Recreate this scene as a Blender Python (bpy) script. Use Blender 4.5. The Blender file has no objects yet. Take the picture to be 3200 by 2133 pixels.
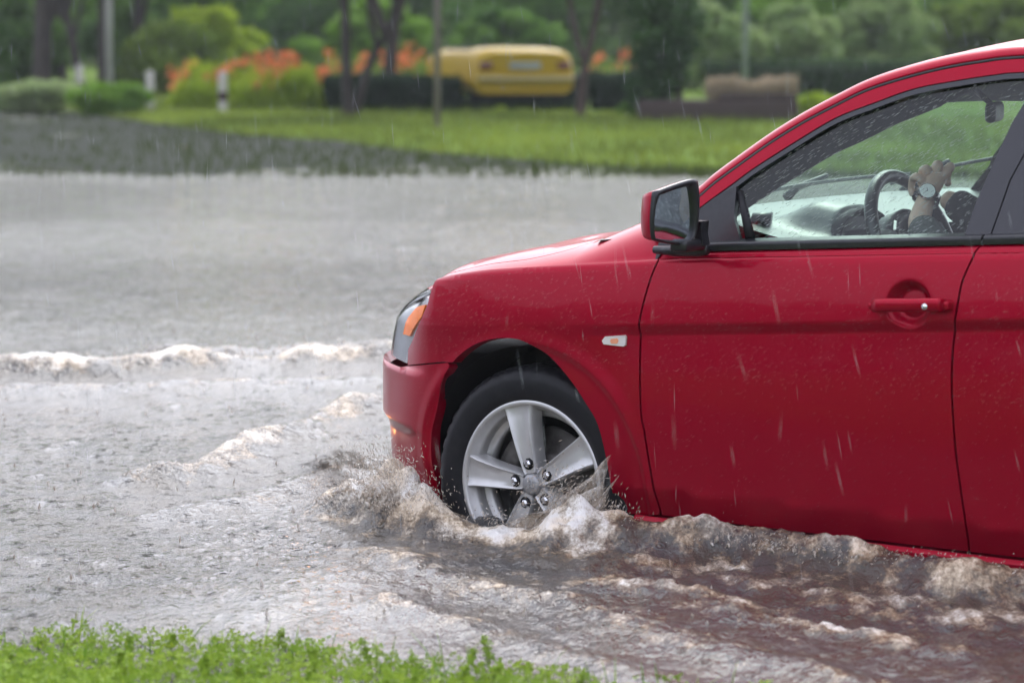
import bpy, bmesh, math, random
import numpy as np
from mathutils import Vector, Matrix
from mathutils.geometry import delaunay_2d_cdt
R=math.radians
random.seed(7); rng=np.random.default_rng(7)
# ---------------------------------------------------------------- camera, sky, sun, exposure
SC=bpy.context.scene; COL=SC.collection
CAMH=1.335; FP=9000.0; PITCH=math.atan((1066.5-88)/FP)
cd=bpy.data.cameras.new('camera'); cam=bpy.data.objects.new('camera',cd); COL.objects.link(cam)
cam.location=(0,0,CAMH); cam.rotation_euler=(math.pi/2-PITCH,0,0)
cd.sensor_width=36; cd.lens=FP/3200*36; cd.clip_start=.1; cd.clip_end=1000
cd.dof.use_dof=True; cd.dof.focus_distance=7.65; cd.dof.aperture_fstop=3.3
SC.camera=cam
SUN_EL,SUN_AZ=R(45),R(10)  # azimuth measured from +Y towards +X
w=bpy.data.worlds.new('World'); SC.world=w; w.use_nodes=True
nt=w.node_tree; nt.nodes.clear()
sky=nt.nodes.new('ShaderNodeTexSky'); sky.sky_type='NISHITA'; sky.sun_disc=False
sky.sun_elevation=SUN_EL; sky.sun_rotation=SUN_AZ; sky.air_density=1.6; sky.dust_density=6; sky.ozone_density=1
hs=nt.nodes.new('ShaderNodeHueSaturation'); hs.inputs['Saturation'].default_value=.14
bg=nt.nodes.new('ShaderNodeBackground'); bg.inputs['Strength'].default_value=.15
wo=nt.nodes.new('ShaderNodeOutputWorld')
nt.links.new(sky.outputs[0],hs.inputs['Color']); mxs=nt.nodes.new('ShaderNodeMixRGB'); mxs.inputs[0].default_value=.54; mxs.inputs[2].default_value=(4.9,5.2,6.7,1)   # cloud cover over the clear sky
nt.links.new(hs.outputs[0],mxs.inputs[1]); nt.links.new(mxs.outputs[0],bg.inputs[0]); nt.links.new(bg.outputs[0],wo.inputs[0])
sl=bpy.data.lights.new('sun','SUN'); sl.energy=0.5; sl.angle=R(25); sl.color=(1,.97,.93)
so=bpy.data.objects.new('sun',sl); COL.objects.link(so)
sd=Vector((math.sin(SUN_AZ)*math.cos(SUN_EL),math.cos(SUN_AZ)*math.cos(SUN_EL),math.sin(SUN_EL)))
so.rotation_euler=sd.to_track_quat('Z','Y').to_euler(); so.location=(0,-5,30)
vs=SC.view_settings; vs.view_transform='Standard'; vs.look='None'; vs.gamma=1; vs.exposure=1.2
SC.cycles.max_bounces=7; SC.cycles.transparent_max_bounces=16; SC.cycles.caustics_reflective=False; SC.cycles.caustics_refractive=False
SC.cycles.use_denoising=True
# ---------------------------------------------------------------- materials
def lin(c): return tuple(((v/255)/12.92 if v/255<=.04045 else (((v/255)+.055)/1.055)**2.4) for v in c)
def mat(name,col=(.5,.5,.5),rough=.5,metal=0,coat=0,spec=.5,ior=1.5,**k):
    m=bpy.data.materials.new(name); m.use_nodes=True; b=m.node_tree.nodes['Principled BSDF']
    b.inputs['Base Color'].default_value=(*col,1); b.inputs['Roughness'].default_value=rough
    b.inputs['Metallic'].default_value=metal; b.inputs['Coat Weight'].default_value=coat; b.inputs['Coat Roughness'].default_value=k.get('cr',.03)
    b.inputs['Specular IOR Level'].default_value=spec; b.inputs['IOR'].default_value=ior
    return m
def N(m,t,**k):
    n=m.node_tree.nodes.new(t)
    for a,v in k.items(): setattr(n,a,v)
    return n
def L(m,a,b): m.node_tree.links.new(a,b)
def P(m): return m.node_tree.nodes['Principled BSDF']
def coords(m,scale=(1,1,1),kind='Object',rot=(0,0,0)):
    tc=N(m,'ShaderNodeTexCoord'); mp=N(m,'ShaderNodeMapping'); mp.inputs['Scale'].default_value=scale; mp.inputs['Rotation'].default_value=rot
    L(m,tc.outputs[kind],mp.inputs[0]); return mp.outputs[0]
def noise(m,vec,scale,detail=4,rough=.55):
    n=N(m,'ShaderNodeTexNoise'); n.inputs['Scale'].default_value=scale; n.inputs['Detail'].default_value=detail; n.inputs['Roughness'].default_value=rough
    if vec is not None: L(m,vec,n.inputs['Vector'])
    return n
def ramp(m,fac,stops):
    r=N(m,'ShaderNodeValToRGB'); e=r.color_ramp.elements
    while len(e)<len(stops): e.new(.5)
    for q,(p,c) in zip(e,stops): q.position=p; q.color=(*c,1) if len(c)==3 else c
    L(m,fac,r.inputs[0]); return r
def bump(m,h,strength,dist=.01,base=None):
    b=N(m,'ShaderNodeBump'); b.inputs['Strength'].default_value=strength; b.inputs['Distance'].default_value=dist
    L(m,h,b.inputs['Height'])
    if base is not None: L(m,base,b.inputs['Normal'])
    return b
def noisy(name,stops,scale,rough=.6,bs=.3,bd=.004,sc=(1,1,1),detail=5,**k):
    m=mat(name,rough=rough,**k); v=coords(m,sc); n=noise(m,v,scale,detail); r=ramp(m,n.outputs['Fac'],stops)
    L(m,r.outputs[0],P(m).inputs['Base Color'])
    if bs: b=bump(m,n.outputs['Fac'],bs,bd); L(m,b.outputs[0],P(m).inputs['Normal'])
    return m
def tint_mat(name,c0,c1,rough=.6,trans=.42,spec=.12):
    m=mat(name,rough=rough,spec=spec); a=N(m,'ShaderNodeAttribute',attribute_name='tint')
    r=ramp(m,a.outputs['Fac'],[(0,c0),(1,c1)]); L(m,r.outputs[0],P(m).inputs['Base Color'])
    if trans:
        tb=N(m,'ShaderNodeBsdfTranslucent'); L(m,r.outputs[0],tb.inputs[0]); mx=N(m,'ShaderNodeMixShader'); mx.inputs[0].default_value=trans
        L(m,P(m).outputs[0],mx.inputs[1]); L(m,tb.outputs[0],mx.inputs[2]); L(m,mx.outputs[0],m.node_tree.nodes['Material Output'].inputs[0])
    return m
def glass_mat(name,tint=(.9,.95,.93),refl=1.0,ior=1.5,rough=.02,pale_film=0):
    m=bpy.data.materials.new(name); m.use_nodes=True; t=m.node_tree; t.nodes.clear(); o=t.nodes.new('ShaderNodeOutputMaterial')
    tr=t.nodes.new('ShaderNodeBsdfTransparent'); tr.inputs[0].default_value=(*tint,1)
    gl=t.nodes.new('ShaderNodeBsdfGlossy'); gl.inputs['Roughness'].default_value=rough; gl.inputs[0].default_value=(refl,refl,refl,1)
    fr=t.nodes.new('ShaderNodeFresnel'); fr.inputs[0].default_value=ior
    mx=t.nodes.new('ShaderNodeMixShader'); t.links.new(fr.outputs[0],mx.inputs[0]); t.links.new(tr.outputs[0],mx.inputs[1]); t.links.new(gl.outputs[0],mx.inputs[2])
    last=mx.outputs[0]
    if pale_film:  # even pale diffuse layer over the glass
        df=t.nodes.new('ShaderNodeBsdfDiffuse'); df.inputs[0].default_value=(.75,.8,.8,1); m2=t.nodes.new('ShaderNodeMixShader'); m2.inputs[0].default_value=pale_film
        t.links.new(last,m2.inputs[1]); t.links.new(df.outputs[0],m2.inputs[2]); last=m2.outputs[0]
    t.links.new(last,o.inputs[0]); return m
def paint_mat(name,c):
    m=mat(name,c,rough=.36,metal=.45,coat=.55,spec=.05,cr=.035); P(m).inputs['Coat IOR'].default_value=1.33
    v=coords(m,(1,1,1)); fl=noise(m,v,900,2); r=ramp(m,fl.outputs['Fac'],[(.3,tuple(x*.85 for x in c)),(.7,tuple(min(1,x*1.15) for x in c))])
    L(m,r.outputs[0],P(m).inputs['Base Color'])
    vr=N(m,'ShaderNodeTexVoronoi'); vr.inputs['Scale'].default_value=95; L(m,v,vr.inputs[0])
    rr=ramp(m,vr.outputs['Distance'],[(.12,(1,1,1)),(.30,(0,0,0))]); n2=noise(m,v,30,2)
    mu=N(m,'ShaderNodeMath',operation='MULTIPLY'); L(m,rr.outputs[0],mu.inputs[0]); L(m,n2.outputs['Fac'],mu.inputs[1])
    b=bump(m,mu.outputs[0],.22,.003); L(m,b.outputs[0],P(m).inputs['Coat Normal'])
    return m
M={}
M['red']=paint_mat('red_paint',(.35,.0003,.019))
M['black']=noisy('black_plastic',[(.3,(.010,.010,.013)),(.7,(.02,.02,.025))],60,rough=.32,bs=.08,bd=.002)
M['gloss_black']=mat('gloss_black',(.012,.011,.017),rough=.16,coat=.5,spec=.4)
M['rubber']=noisy('rubber',[(.3,(.012,.012,.014)),(.7,(.018,.018,.021))],40,rough=.42,bs=.15,bd=.002,spec=.2)
M['dark']=noisy('dark_lining',[(.3,(.006,.006,.008)),(.7,(.014,.014,.016))],14,rough=.8,bs=.3)
M['interior']=noisy('interior_plastic',[(.3,(.030,.032,.036)),(.7,(.05,.052,.058))],80,rough=.45,bs=.1,bd=.001)
M['dash']=noisy('dash_plastic',[(.3,(.05,.06,.064)),(.7,(.07,.08,.085))],80,rough=.35,bs=.1,bd=.001)
M['grey_cloth']=noisy('grey_cloth',[(.3,(.30,.31,.35)),(.7,(.36,.37,.41))],120,rough=.8,bs=.2,bd=.001)
M['silver']=noisy('wheel_silver',[(.3,(.54,.535,.53)),(.7,(.62,.615,.61))],25,rough=.36,metal=.45,coat=.3,bs=.03,bd=.001)
M['chrome']=mat('chrome',(.75,.76,.78),rough=.12,metal=1)
M['steel']=noisy('brake_steel',[(.3,(.10,.09,.085)),(.7,(.20,.19,.18))],30,rough=.5,metal=.8,bs=.2)
M['mirror']=mat('mirror_glass',(.62,.68,.72),rough=.05,metal=1)
M['glass']=glass_mat('window_glass',(.80,.90,.86),.9,1.5,.02)
M['windshield']=glass_mat('windshield_glass',(.74,.90,.82),.8,1.45,.03,pale_film=.10)
M['dark_glass']=mat('dark_tinted_glass',(.016,.015,.022),rough=.10,coat=.6,spec=.5)
M['lens']=glass_mat('clear_lens',(.95,.96,.97),.4,1.25,.05)
M['amber']=mat('amber_lens',(.95,.20,.005),rough=.4,coat=.15,spec=.2)
M['white_lens']=mat('white_lens',(.72,.68,.66),rough=.2,coat=.8)
# ---------------------------------------------------------------- object helpers
def tag(o,label=None,cat=None,group=None,kind=None):
    if label: o['label']=label
    if cat: o['category']=cat
    if group: o['group']=group
    if kind: o['kind']=kind
    return o
def empty(name,loc=(0,0,0),rz=0):
    o=bpy.data.objects.new(name,None); COL.objects.link(o); o.location=loc; o.rotation_euler.z=rz; o.empty_display_size=.2; return o
def mesh_obj(name,V,F,m,parent=None,smooth=True,normals=None,tint=None):
    me=bpy.data.meshes.new(name); V=np.asarray(V,float).reshape(-1,3)
    me.from_pydata(V.tolist(),[],[tuple(int(i) for i in f) for f in F]); me.update()
    if m is not None: me.materials.append(m)
    if smooth: me.polygons.foreach_set('use_smooth',[True]*len(me.polygons))
    if normals is not None: me.normals_split_custom_set_from_vertices([tuple(n) for n in normals])
    if tint is not None:
        a=me.attributes.new('tint','FLOAT','POINT'); a.data.foreach_set('value',np.asarray(tint,np.float32))
    o=bpy.data.objects.new(name,me); COL.objects.link(o)
    if parent is not None: o.parent=parent
    return o
def quads_obj(name,V,m,parent=None,tint=None,per=4):   # V: n*per verts, one face each
    V=np.asarray(V,np.float32).reshape(-1,3); n=len(V)//per; me=bpy.data.meshes.new(name)
    me.vertices.add(len(V)); me.vertices.foreach_set('co',V.ravel())
    me.loops.add(len(V)); me.loops.foreach_set('vertex_index',np.arange(len(V),dtype=np.int32))
    me.polygons.add(n); me.polygons.foreach_set('loop_start',np.arange(0,len(V),per,dtype=np.int32)); me.polygons.foreach_set('loop_total',np.full(n,per,np.int32))
    me.update(calc_edges=True); me.materials.append(m)
    if tint is not None:
        a=me.attributes.new('tint','FLOAT','POINT'); a.data.foreach_set('value',np.repeat(np.asarray(tint,np.float32),per))
    o=bpy.data.objects.new(name,me); COL.objects.link(o)
    if parent is not None: o.parent=parent
    return o
class MB:
    def __init__(s): s.V=[];s.F=[]
    def add(s,V,F):
        b=len(s.V); s.V+= [tuple(map(float,v)) for v in V]; s.F+=[tuple(i+b for i in f) for f in F]; return s
    def box(s,c,d,rot=None):
        c=np.array(c,float);d=np.array(d,float)/2
        q=np.array([[sx*d[0],sy*d[1],sz*d[2]] for sx in(-1,1) for sy in(-1,1) for sz in(-1,1)])
        if rot is not None: q=q@np.array(rot).T
        return s.add(q+c,[(0,1,3,2),(4,6,7,5),(0,4,5,1),(2,3,7,6),(0,2,6,4),(1,5,7,3)])
    def tube(s,pts,rad,n=10,cap=True):
        pts=np.asarray(pts,float); rad=np.broadcast_to(np.asarray(rad,float),(len(pts),)); V=[];F=[]
        t=np.gradient(pts,axis=0); t/=np.linalg.norm(t,axis=1)[:,None]+1e-12
        ref=np.array([0,0,1.]) if abs(t[0][2])<.9 else np.array([1.,0,0])
        for i,p in enumerate(pts):
            a=np.cross(t[i],ref); a/=np.linalg.norm(a)+1e-12; b=np.cross(a,t[i]); ref=b if abs(np.dot(b,t[min(i+1,len(pts)-1)]))<.99 else ref
            for k in range(n):
                an=2*math.pi*k/n; V.append(p+rad[i]*(math.cos(an)*a+math.sin(an)*b))
        for i in range(len(pts)-1):
            for k in range(n): F.append((i*n+k,i*n+(k+1)%n,(i+1)*n+(k+1)%n,(i+1)*n+k))
        if cap: F.append(tuple(range(n))[::-1]); F.append(tuple((len(pts)-1)*n+k for k in range(n)))
        return s.add(V,F)
    def grid(s,G,flip=False,closed=False):
        G=np.asarray(G,float); a,b=G.shape[:2]; F=[]
        for i in range(a-1):
            for j in range(b-1+(1 if closed else 0)):
                q=(i*b+j,i*b+(j+1)%b,(i+1)*b+(j+1)%b,(i+1)*b+j); F.append(q[::-1] if flip else q)
        return s.add(G.reshape(-1,3),F)
    def build(s,name,m,parent=None,smooth=True,bevel=0,seg=2,solid=0,autos=None):
        o=mesh_obj(name,s.V,s.F,m,parent,smooth)
        if solid: md=o.modifiers.new('s','SOLIDIFY'); md.thickness=solid; md.offset=-1
        if bevel: md=o.modifiers.new('b','BEVEL'); md.width=bevel; md.segments=seg; md.limit_method='ANGLE'; md.angle_limit=R(35)
        if autos: 
            me=o.data; bm=bmesh.new(); bm.from_mesh(me)
            for e in bm.edges:
                if len(e.link_faces)==2 and e.calc_face_angle(0)>R(autos): e.smooth=False
            bm.to_mesh(me); bm.free()
        return o
# fast gradient-ish value noise for numpy arrays
_tab=rng.random((256,256))
def vnoise(x,y):
    xi=np.floor(x).astype(int);yi=np.floor(y).astype(int);fx=x-xi;fy=y-yi;fx=fx*fx*(3-2*fx);fy=fy*fy*(3-2*fy)
    g=lambda a,b:_tab[a%256,b%256]
    return (g(xi,yi)*(1-fx)+g(xi+1,yi)*fx)*(1-fy)+(g(xi,yi+1)*(1-fx)+g(xi+1,yi+1)*fx)*fy*1.0
def fbm(x,y,o=4,l=2.1,g=.5):
    s=0;a=1;t=0
    for k in range(o): s=s+a*(vnoise(x+17.3*k,y+9.7*k)-.5)*2; t+=a; a*=g; x=x*l; y=y*l
    return s/t
TH=math.radians(36); FP=9000.0; CAMH=1.335
PITCH=math.atan((1066.5-88)/FP)
_f=np.array([0,math.cos(PITCH),-math.sin(PITCH)]);_u=np.array([0,math.sin(PITCH),math.cos(PITCH)]);_C=np.array([0,0,CAMH])
DF=np.array([-math.cos(TH),math.sin(TH),0.]);DN=np.array([-math.sin(TH),-math.cos(TH),0.])
def ray(x,y): return _f+np.array([(x-1600)/FP,0,0])-(y-1066.5)/FP*_u
def on_z(x,y,z=0.0):
    v=ray(x,y); return _C+(z-CAMH)/v[2]*v
CAR_O=on_z(1662,1513,.12)+DN*.03; CAR_O[2]=0
def cw(P):                                  # car coordinates (forward, outward left, up) to world
    P=np.asarray(P,float); return CAR_O+P[...,0:1]*DF+P[...,1:2]*DN+P[...,2:3]*np.array([0,0,1.])
def proj(W):
    W=np.asarray(W,float)-_C; zc=W@_f
    return np.stack([1600+FP*W[...,0]/zc,1066.5-FP*(W@_u)/zc],-1)
def bp(x,y,lat=0.0):                        # point of a car plane parallel to its side
    v=ray(x,y); t=((CAR_O-_C)@DN+lat)/(v@DN); P=_C+t*v-CAR_O
    return np.array([P@DF,lat,P[2]])
def sst(a,b,x):
    t=np.clip((np.asarray(x,float)-a)/(b-a),0,1); return t*t*(3-2*t)
# plan outline of the car's left half, by arc length s (s=X along the doors)
def _plan():
    pts=[]
    for t in np.linspace(math.pi/2,0,120)[:-1]:      # rear corner, from the centre outwards
        a,b=math.sin(t),math.cos(t); pts.append((-2.75-.82*a**.8,-.87*(1-b**.8)))
    for x in np.linspace(-2.75,.03,200)[:-1]: pts.append((x,0.))
    for t in np.linspace(0,math.pi/2,300):
        a,b=math.sin(t)**(2/2.35),math.cos(t)**(2/2.35)
        pts.append((.03+.862*a,-.87*(1-b)))
    P=np.array(pts); P[:,1]-=.010*((P[:,0]+1.2)/1.25)**2*(P[:,0]<9)*np.clip(1-np.abs(P[:,0]+1.2)/9,0,1)
    s=np.concatenate([[0],np.cumsum(np.hypot(*np.diff(P,axis=0).T))])
    i0=np.argmin(np.abs(P[:,0]-0.)); s-=s[i0]-P[i0,0]
    return s,P
PS,PP=_plan()
def plan(s): return np.interp(s,PS,PP[:,0]),np.interp(s,PS,PP[:,1])
def plan_n(s):
    e=.012; x0,y0=plan(s-e); x1,y1=plan(s+e); dx,dy=x1-x0,y1-y0; L=np.hypot(dx,dy)+1e-9
    return -dy/L,dx/L
def Zs(X):                                  # shoulder line height
    X=np.asarray(X,float)
    return np.where(X>.1,.695-.10*(X-.1)-.30*(np.maximum(X-.1,0))**2, .695-.098*(X-.1)) *(X>-.45)+(X<=-.45)*(.749-.062*(X+.45))
def Zc(X): return .552-.073*np.asarray(X,float)
GFZ=[-.3,.0,.10,.205,.218,.225,.386,.392,.398,.443,.507,.541,.56,.577,.601,.62,.66]
GFV=[-.06,-.04,-.026,-.020,-.017,0,0,-.003,-.022,-.028,-.040,-.056,-.069,-.090,-.13,-.175,-.30]
def g_side(X,Z):
    t=Z-Zc(X); fade=1-sst(-.42,-.12,X)
    up=.013-.10*np.maximum(t,0)-.45*np.maximum(t,0)**2
    lowf=.012*np.sin(np.clip((Z-.155)/(Zc(X)-.03-.155),0,1)*math.pi)
    low=lowf-.0-.36*np.maximum(.150-Z,0)
    step=sst(-.034,-.002,t)
    h=low*(1-step)+up*step
    soft=up*sst(-.25,.05,t)+low*(1-sst(-.25,.05,t))+.006
    return h*fade+soft*(1-fade)
def S(s,Z):                                  # body side skin
    s,Z=np.broadcast_arrays(np.asarray(s,float),np.asarray(Z,float))
    X,Y=plan(s);nx,ny=plan_n(s)
    wf=sst(.34,.62,s); gf=np.interp(Z,GFZ,GFV)
    wr=sst(-2.8,-3.2,s)
    g=g_side(X,Z)*(1-wf)+gf*wf
    r=np.sqrt(X**2+(Z-.12)**2); g=g+.004*sst(.43,.385,r)-.010*sst(.392,.366,r)
    d=np.clip(Zs(X)-Z,0,.016)/.016; g=g-.008*(1-np.sqrt(1-(1-d)**2))
    return np.stack([X+nx*g,Y+ny*g,Z],-1)
# ---------------------------------------------------------------- surface tools
def inv(surf,px,py,g):
    p=np.array(g,float)
    for _ in range(25):
        q=proj(cw(surf(*p))); e=np.array([px,py])-q
        if np.abs(e).max()<.05: break
        h=1e-4
        J=np.stack([(proj(cw(surf(p[0]+h,p[1])))-q)/h,(proj(cw(surf(p[0],p[1]+h)))-q)/h],1)
        d=np.linalg.lstsq(J,e,rcond=None)[0]; n=np.abs(d).max()
        p=p+d*min(1,.12/max(n,1e-9))
    return p
def invs(surf,pts,lat=0): return [tuple(inv(surf,x,y,bp(x,y,lat)[[0,2]])) for x,y in pts]
def spline(pts,n=8):
    P_=[np.array(p,float) for p in pts]; out=[]
    for i in range(len(P_)-1):
        a=P_[max(i-1,0)];b=P_[i];c=P_[i+1];d=P_[min(i+2,len(P_)-1)]
        for k in range(n):
            t=k/n; out.append(tuple(.5*((2*b)+(-a+c)*t+(2*a-5*b+4*c-d)*t*t+(-a+3*b-3*c+d)*t**3)))
    out.append(tuple(P_[-1])); return out
def resample(poly,step,closed=True):
    out=[]; n=len(poly)
    for i in range(n if closed else n-1):
        a=np.array(poly[i]);b=np.array(poly[(i+1)%n]); L_=np.linalg.norm(b-a)
        if L_<1e-6: continue
        k=max(1,int(math.ceil(L_/step)))
        for j in range(k): out.append(tuple(a+(b-a)*j/k))
    if not closed: out.append(tuple(poly[-1]))
    return out
def inside(pt,poly):
    x,y=pt[:,0],pt[:,1]; r=np.zeros(len(x),bool); q=np.array(poly); j=len(q)-1
    for i in range(len(q)):
        xi,yi=q[i];xj,yj=q[j]
        with np.errstate(divide='ignore',invalid='ignore'):
            c=((yi>y)!=(yj>y))&(x<(xj-xi)*(y-yi)/(yj-yi)+xi)
        r^=c; j=i
    return r
def dist_poly(pt,poly):
    q=np.array(poly); return np.sqrt(((pt[:,None,:]-q[None])**2).sum(2)).min(1)
def snormal(surf,p,sign=1,e=1.5e-3):
    a,b=p[:,0],p[:,1]
    da=surf(a+e,b)-surf(a-e,b); db=surf(a,b+e)-surf(a,b-e)
    n=np.cross(da,db); n/=np.linalg.norm(n,axis=1)[:,None]+1e-12; return n*sign
def panel(name,outline,surf,m,parent,step=.022,ostep=.012,flange=.02,sign=1,holes=(),off=0,zs=1.0,rows=None,extra=None):
    """outline and holes in the surface's own two parameters; edges turned inwards by flange"""
    sign=1 if surf is T else -1
    ol=resample(outline,ostep); H=[resample(h,ostep) for h in holes]
    q=np.array(ol); lo,hi=q.min(0),q.max(0)
    gx=np.arange(lo[0]+step/2,hi[0],step); gz=np.arange(lo[1]+step*zs/2,hi[1],step*zs)
    g=np.stack(np.meshgrid(gx,gz,indexing='ij'),-1).reshape(-1,2)
    if rows is not None:
        g=np.array([(x,float(Zc(x))+r) for i,x in enumerate(gx) for r in rows]); 
    if extra is not None:
        gd=np.sqrt(((g[:,None]-extra[None])**2).sum(2)).min(1) if len(g) else 0; g=np.concatenate([g[gd>step*.6],extra])
    if len(g):
        k=inside(g,ol)
        for h in H: k&=~inside(g,h)
        g=g[k]
        allb=ol+[p for h in H for p in h]
        if len(g): g=g[dist_poly(g,allb)>(.0045 if (rows is not None or extra is not None) else step*.45*min(1,zs))]
    pts=list(ol); faces=[list(range(len(ol)))]; edges=[(i,(i+1)%len(ol)) for i in range(len(ol))]
    for h in H:
        b=len(pts); pts+=h; edges+=[(b+i,b+(i+1)%len(h)) for i in range(len(h))]
    nb=len(pts); pts+= [tuple(x) for x in g]
    vs_,es_,fs_,*_r=delaunay_2d_cdt([Vector((float(a),float(b))) for a,b in pts],edges,faces if not H else faces+[],1 if not H else 0,1e-7)
    V2=np.array([tuple(v) for v in vs_]); F=[]
    fs_=[list(f) for f in fs_]; cc=np.array([V2[f].mean(0) for f in fs_]); kk=inside(cc,ol)
    for h in H: kk&=~inside(cc,h)
    for f,kf in zip(fs_,kk):
        if not kf: continue
        a2=sum(V2[f[i]][0]*V2[f[(i+1)%len(f)]][1]-V2[f[(i+1)%len(f)]][0]*V2[f[i]][1] for i in range(len(f)))
        if abs(a2)<1e-12: continue
        F.append(f if (a2>0)==(sign>0) else f[::-1])
    V3=surf(V2[:,0],V2[:,1]); NN=snormal(surf,V2,sign)
    V3=V3+NN*off
    V=[*V3]; NL=[*NN]
    if flange:
        for loop,rev in [(ol,False)]+[(h,True) for h in H]:
            p=np.array(loop); n=snormal(surf,p,sign); s3=surf(p[:,0],p[:,1])+n*off; b=len(V); k=len(p)
            ar=np.sum(p[:,0]*np.roll(p[:,1],-1)-np.roll(p[:,0],-1)*p[:,1])
            tan=np.roll(s3,-1,0)-np.roll(s3,1,0); on=np.cross(tan,n); on/=np.linalg.norm(on,axis=1)[:,None]+1e-9
            if (ar<0)!=(sign<0): on=-on
            if rev: on=-on
            V+=[*s3,*(s3-n*flange)]; NL+=[*on,*on]
            for i in range(k):
                f=(b+i,b+k+i,b+k+(i+1)%k,b+(i+1)%k)
                gn=np.cross(np.array(V[f[1]])-V[f[0]],np.array(V[f[2]])-V[f[0]])
                F.append(f if gn@on[i]>=0 else f[::-1])
    return mesh_obj(name,V,F,m,parent,True,NL)
# ---------------------------------------------------------------- the red car, in its own frame (forward, outward left, up)
car=empty('red_car',tuple(CAR_O),R(144)); tag(car,'red sedan driving through the flood, its front wheel half under the brown water','car')
def Zb(X): return .779-.065*(np.asarray(X,float)+.6)+ .0*np.asarray(X,float)
def G(X,Z):                                  # glasshouse side
    X,Z=np.broadcast_arrays(np.asarray(X,float),np.asarray(Z,float)); h=Z-Zb(X)
    return np.stack([X,-.036-.37*h-.10*np.maximum(h,0)**2,Z],-1)
def bow(f,d): return lambda a,b: f(a,b)-np.array([0,d,0.])
_sx=np.linspace(-2.9,1.2,500); _se=S(_sx,np.full_like(_sx,0)*0+Zs(plan(_sx)[0])-.0)
def Ye(X): return np.interp(X,_se[:,0],_se[:,1])
def T(X,Y):                                  # hood, fender tops
    X,Y=np.broadcast_arrays(np.asarray(X,float),np.asarray(Y,float))
    yy=np.where(Y<-.88,-1.76-Y,Y)
    d=np.clip(Ye(X)-yy,0,None); d2=np.clip((.865-X)*.9,0,None); d=d*d2/np.sqrt(d*d+d2*d2+1e-9)
    a=np.interp(X,[-.5,-.3,-.1,.06,.28,.5],[.215,.155,.088,.070,.070,.088])
    k=np.interp(X,[-.4,-.1,.06,.3],[.10,.12,.12,.16])
    bulge=.012*sst(.30,.42,d)
    return np.stack([X,Y,Zs(X)+a*(1-np.exp(-d/k))+bulge-.012],-1)
def B(X,u):                                  # shoulder strip from the side skin up to the belt line
    X,u=np.broadcast_arrays(np.asarray(X,float),np.asarray(u,float))
    A=S(X,Zs(X)-.0005); C=np.stack([X,np.full_like(X,-.036),Zb(X)-.006+0*X],-1); uu=np.clip(u/.03,-.2,1.2)[...,None]
    q=A*(1-uu)+C*uu; q[...,2]+=.004*np.sin(np.clip(uu[...,0],0,1)*math.pi); return q
# outlines, read off as they stand on the skin
archP=[(1347,1397),(1350,1340),(1361,1297),(1380,1194),(1414,1132),(1460,1090),(1506,1067),(1560,1056),(1621,1060),(1671,1083),(1713,1109),(1751,1148),(1793,1201),(1828,1255),(1869,1328),(1898,1449),(1921,1563),(1927,1604)]
def Sflat(s,Z): return S(s,Z)
arch=spline(invs(S,archP),4)
seamF=spline(invs(S,[(2067,1604),(2041,1517),(2013,1345),(2003.6,1297),(2000,1121),(1998,1025),(2011,945),(2034,868),(2053,822)]),5)
seamR=spline(invs(S,[(3030,1735),(3020,1650),(3005,1549),(2985.6,1400),(2974,1198),(2980,1068),(2985,994),(2994,943),(3008,876),(3040,805)]),5)
XF=seamF[-1][0]; XR=seamR[-1][0]
g2=.0028
zsill=.079
Sn=lambda poly,dx: [(a+dx,b) for a,b in poly]
iseam=min(range(len(arch)),key=lambda i: abs(arch[i][1]-.437) if arch[i][0]>0 else 9)
sm=arch[iseam]; SEND=PS[-1]-.002
top_s=np.linspace(XF+g2,.66,60)
fl=[tuple(a) for a in arch[iseam:]]
hl_back=[(.66,float(Zs(plan(.66)[0]))),(.655,.53),(.63,.47),(.61,.408)]
hb=spline([inv(S,1340,934,(.50,.58)),inv(S,1334,956,(.52,.56)),inv(S,1310,1010,(.56,.5)),inv(S,1292,1056,(.6,.46)),inv(S,1275,1092,(.64,.41))],4)
s_hl=hb[0][0]
zt=lambda s: float(Zs(plan(s)[0]))
top_s=np.linspace(XF+g2,s_hl-.02,50)
fender=fl+[(seamF[0][0]+g2+.004,zsill)]+Sn(seamF[1:],g2)+[(s,zt(s)) for s in top_s]+[tuple(p) for p in hb]+spline([(hb[-1][0]-.01,.4005),(sm[0]*.5+hb[-1][0]*.5,.4185),(sm[0]+.02,sm[1]+.0015)],4)[:-1]
ROWS=list(np.arange(-.52,-.05,.02))+[-.044,-.039,-.035,-.031,-.027,-.022,-.017,-.012,-.008,-.005,-.002,.002,.006,.012]+list(np.arange(.022,.20,.014))
EXA=np.array([(r*math.cos(a),.12+r*math.sin(a)) for r in np.arange(.352,.45,.008) for a in np.linspace(-.15,math.pi+.15,130)])
fender_o=panel('fender',fender,S,M['red'],car,flange=.03,rows=ROWS,extra=EXA)
def Tedge(x,inset=0.0): return (x,float(Ye(x))-inset)
xs_top=np.linspace(-.50,plan(s_hl+.25)[0],60)
hoodseam=spline([(-.16,-.30),(-.115,-.235),(-.085,-.17),(-.045,-.125),(.063,-.092),(.20,-.098),(.34,-.115),(.44,-.165),(.50,-.24)],5)
ftop=[Tedge(x) for x in np.linspace(-.50,plan(s_hl-.02)[0],40)]+[(.50,-.26),(.50,-.243)]+[(a,b+.0015) for a,b in hoodseam[::-1][1:]]+[(-.18,-.36),(-.34,-.36),(-.50,-.18)]
ft=panel('fender_top',ftop,T,M['red'],car,flange=.012,sign=1)
nose=[(plan(s)[0]-.028 if s>.9 else plan(s)[0]-.02, ) for s in ()]
hx=[(a,b-.0025) for a,b in hoodseam]+[(.62,-.36),(.72,-.52),(.775,-.70),(.79,-.88)]
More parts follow.
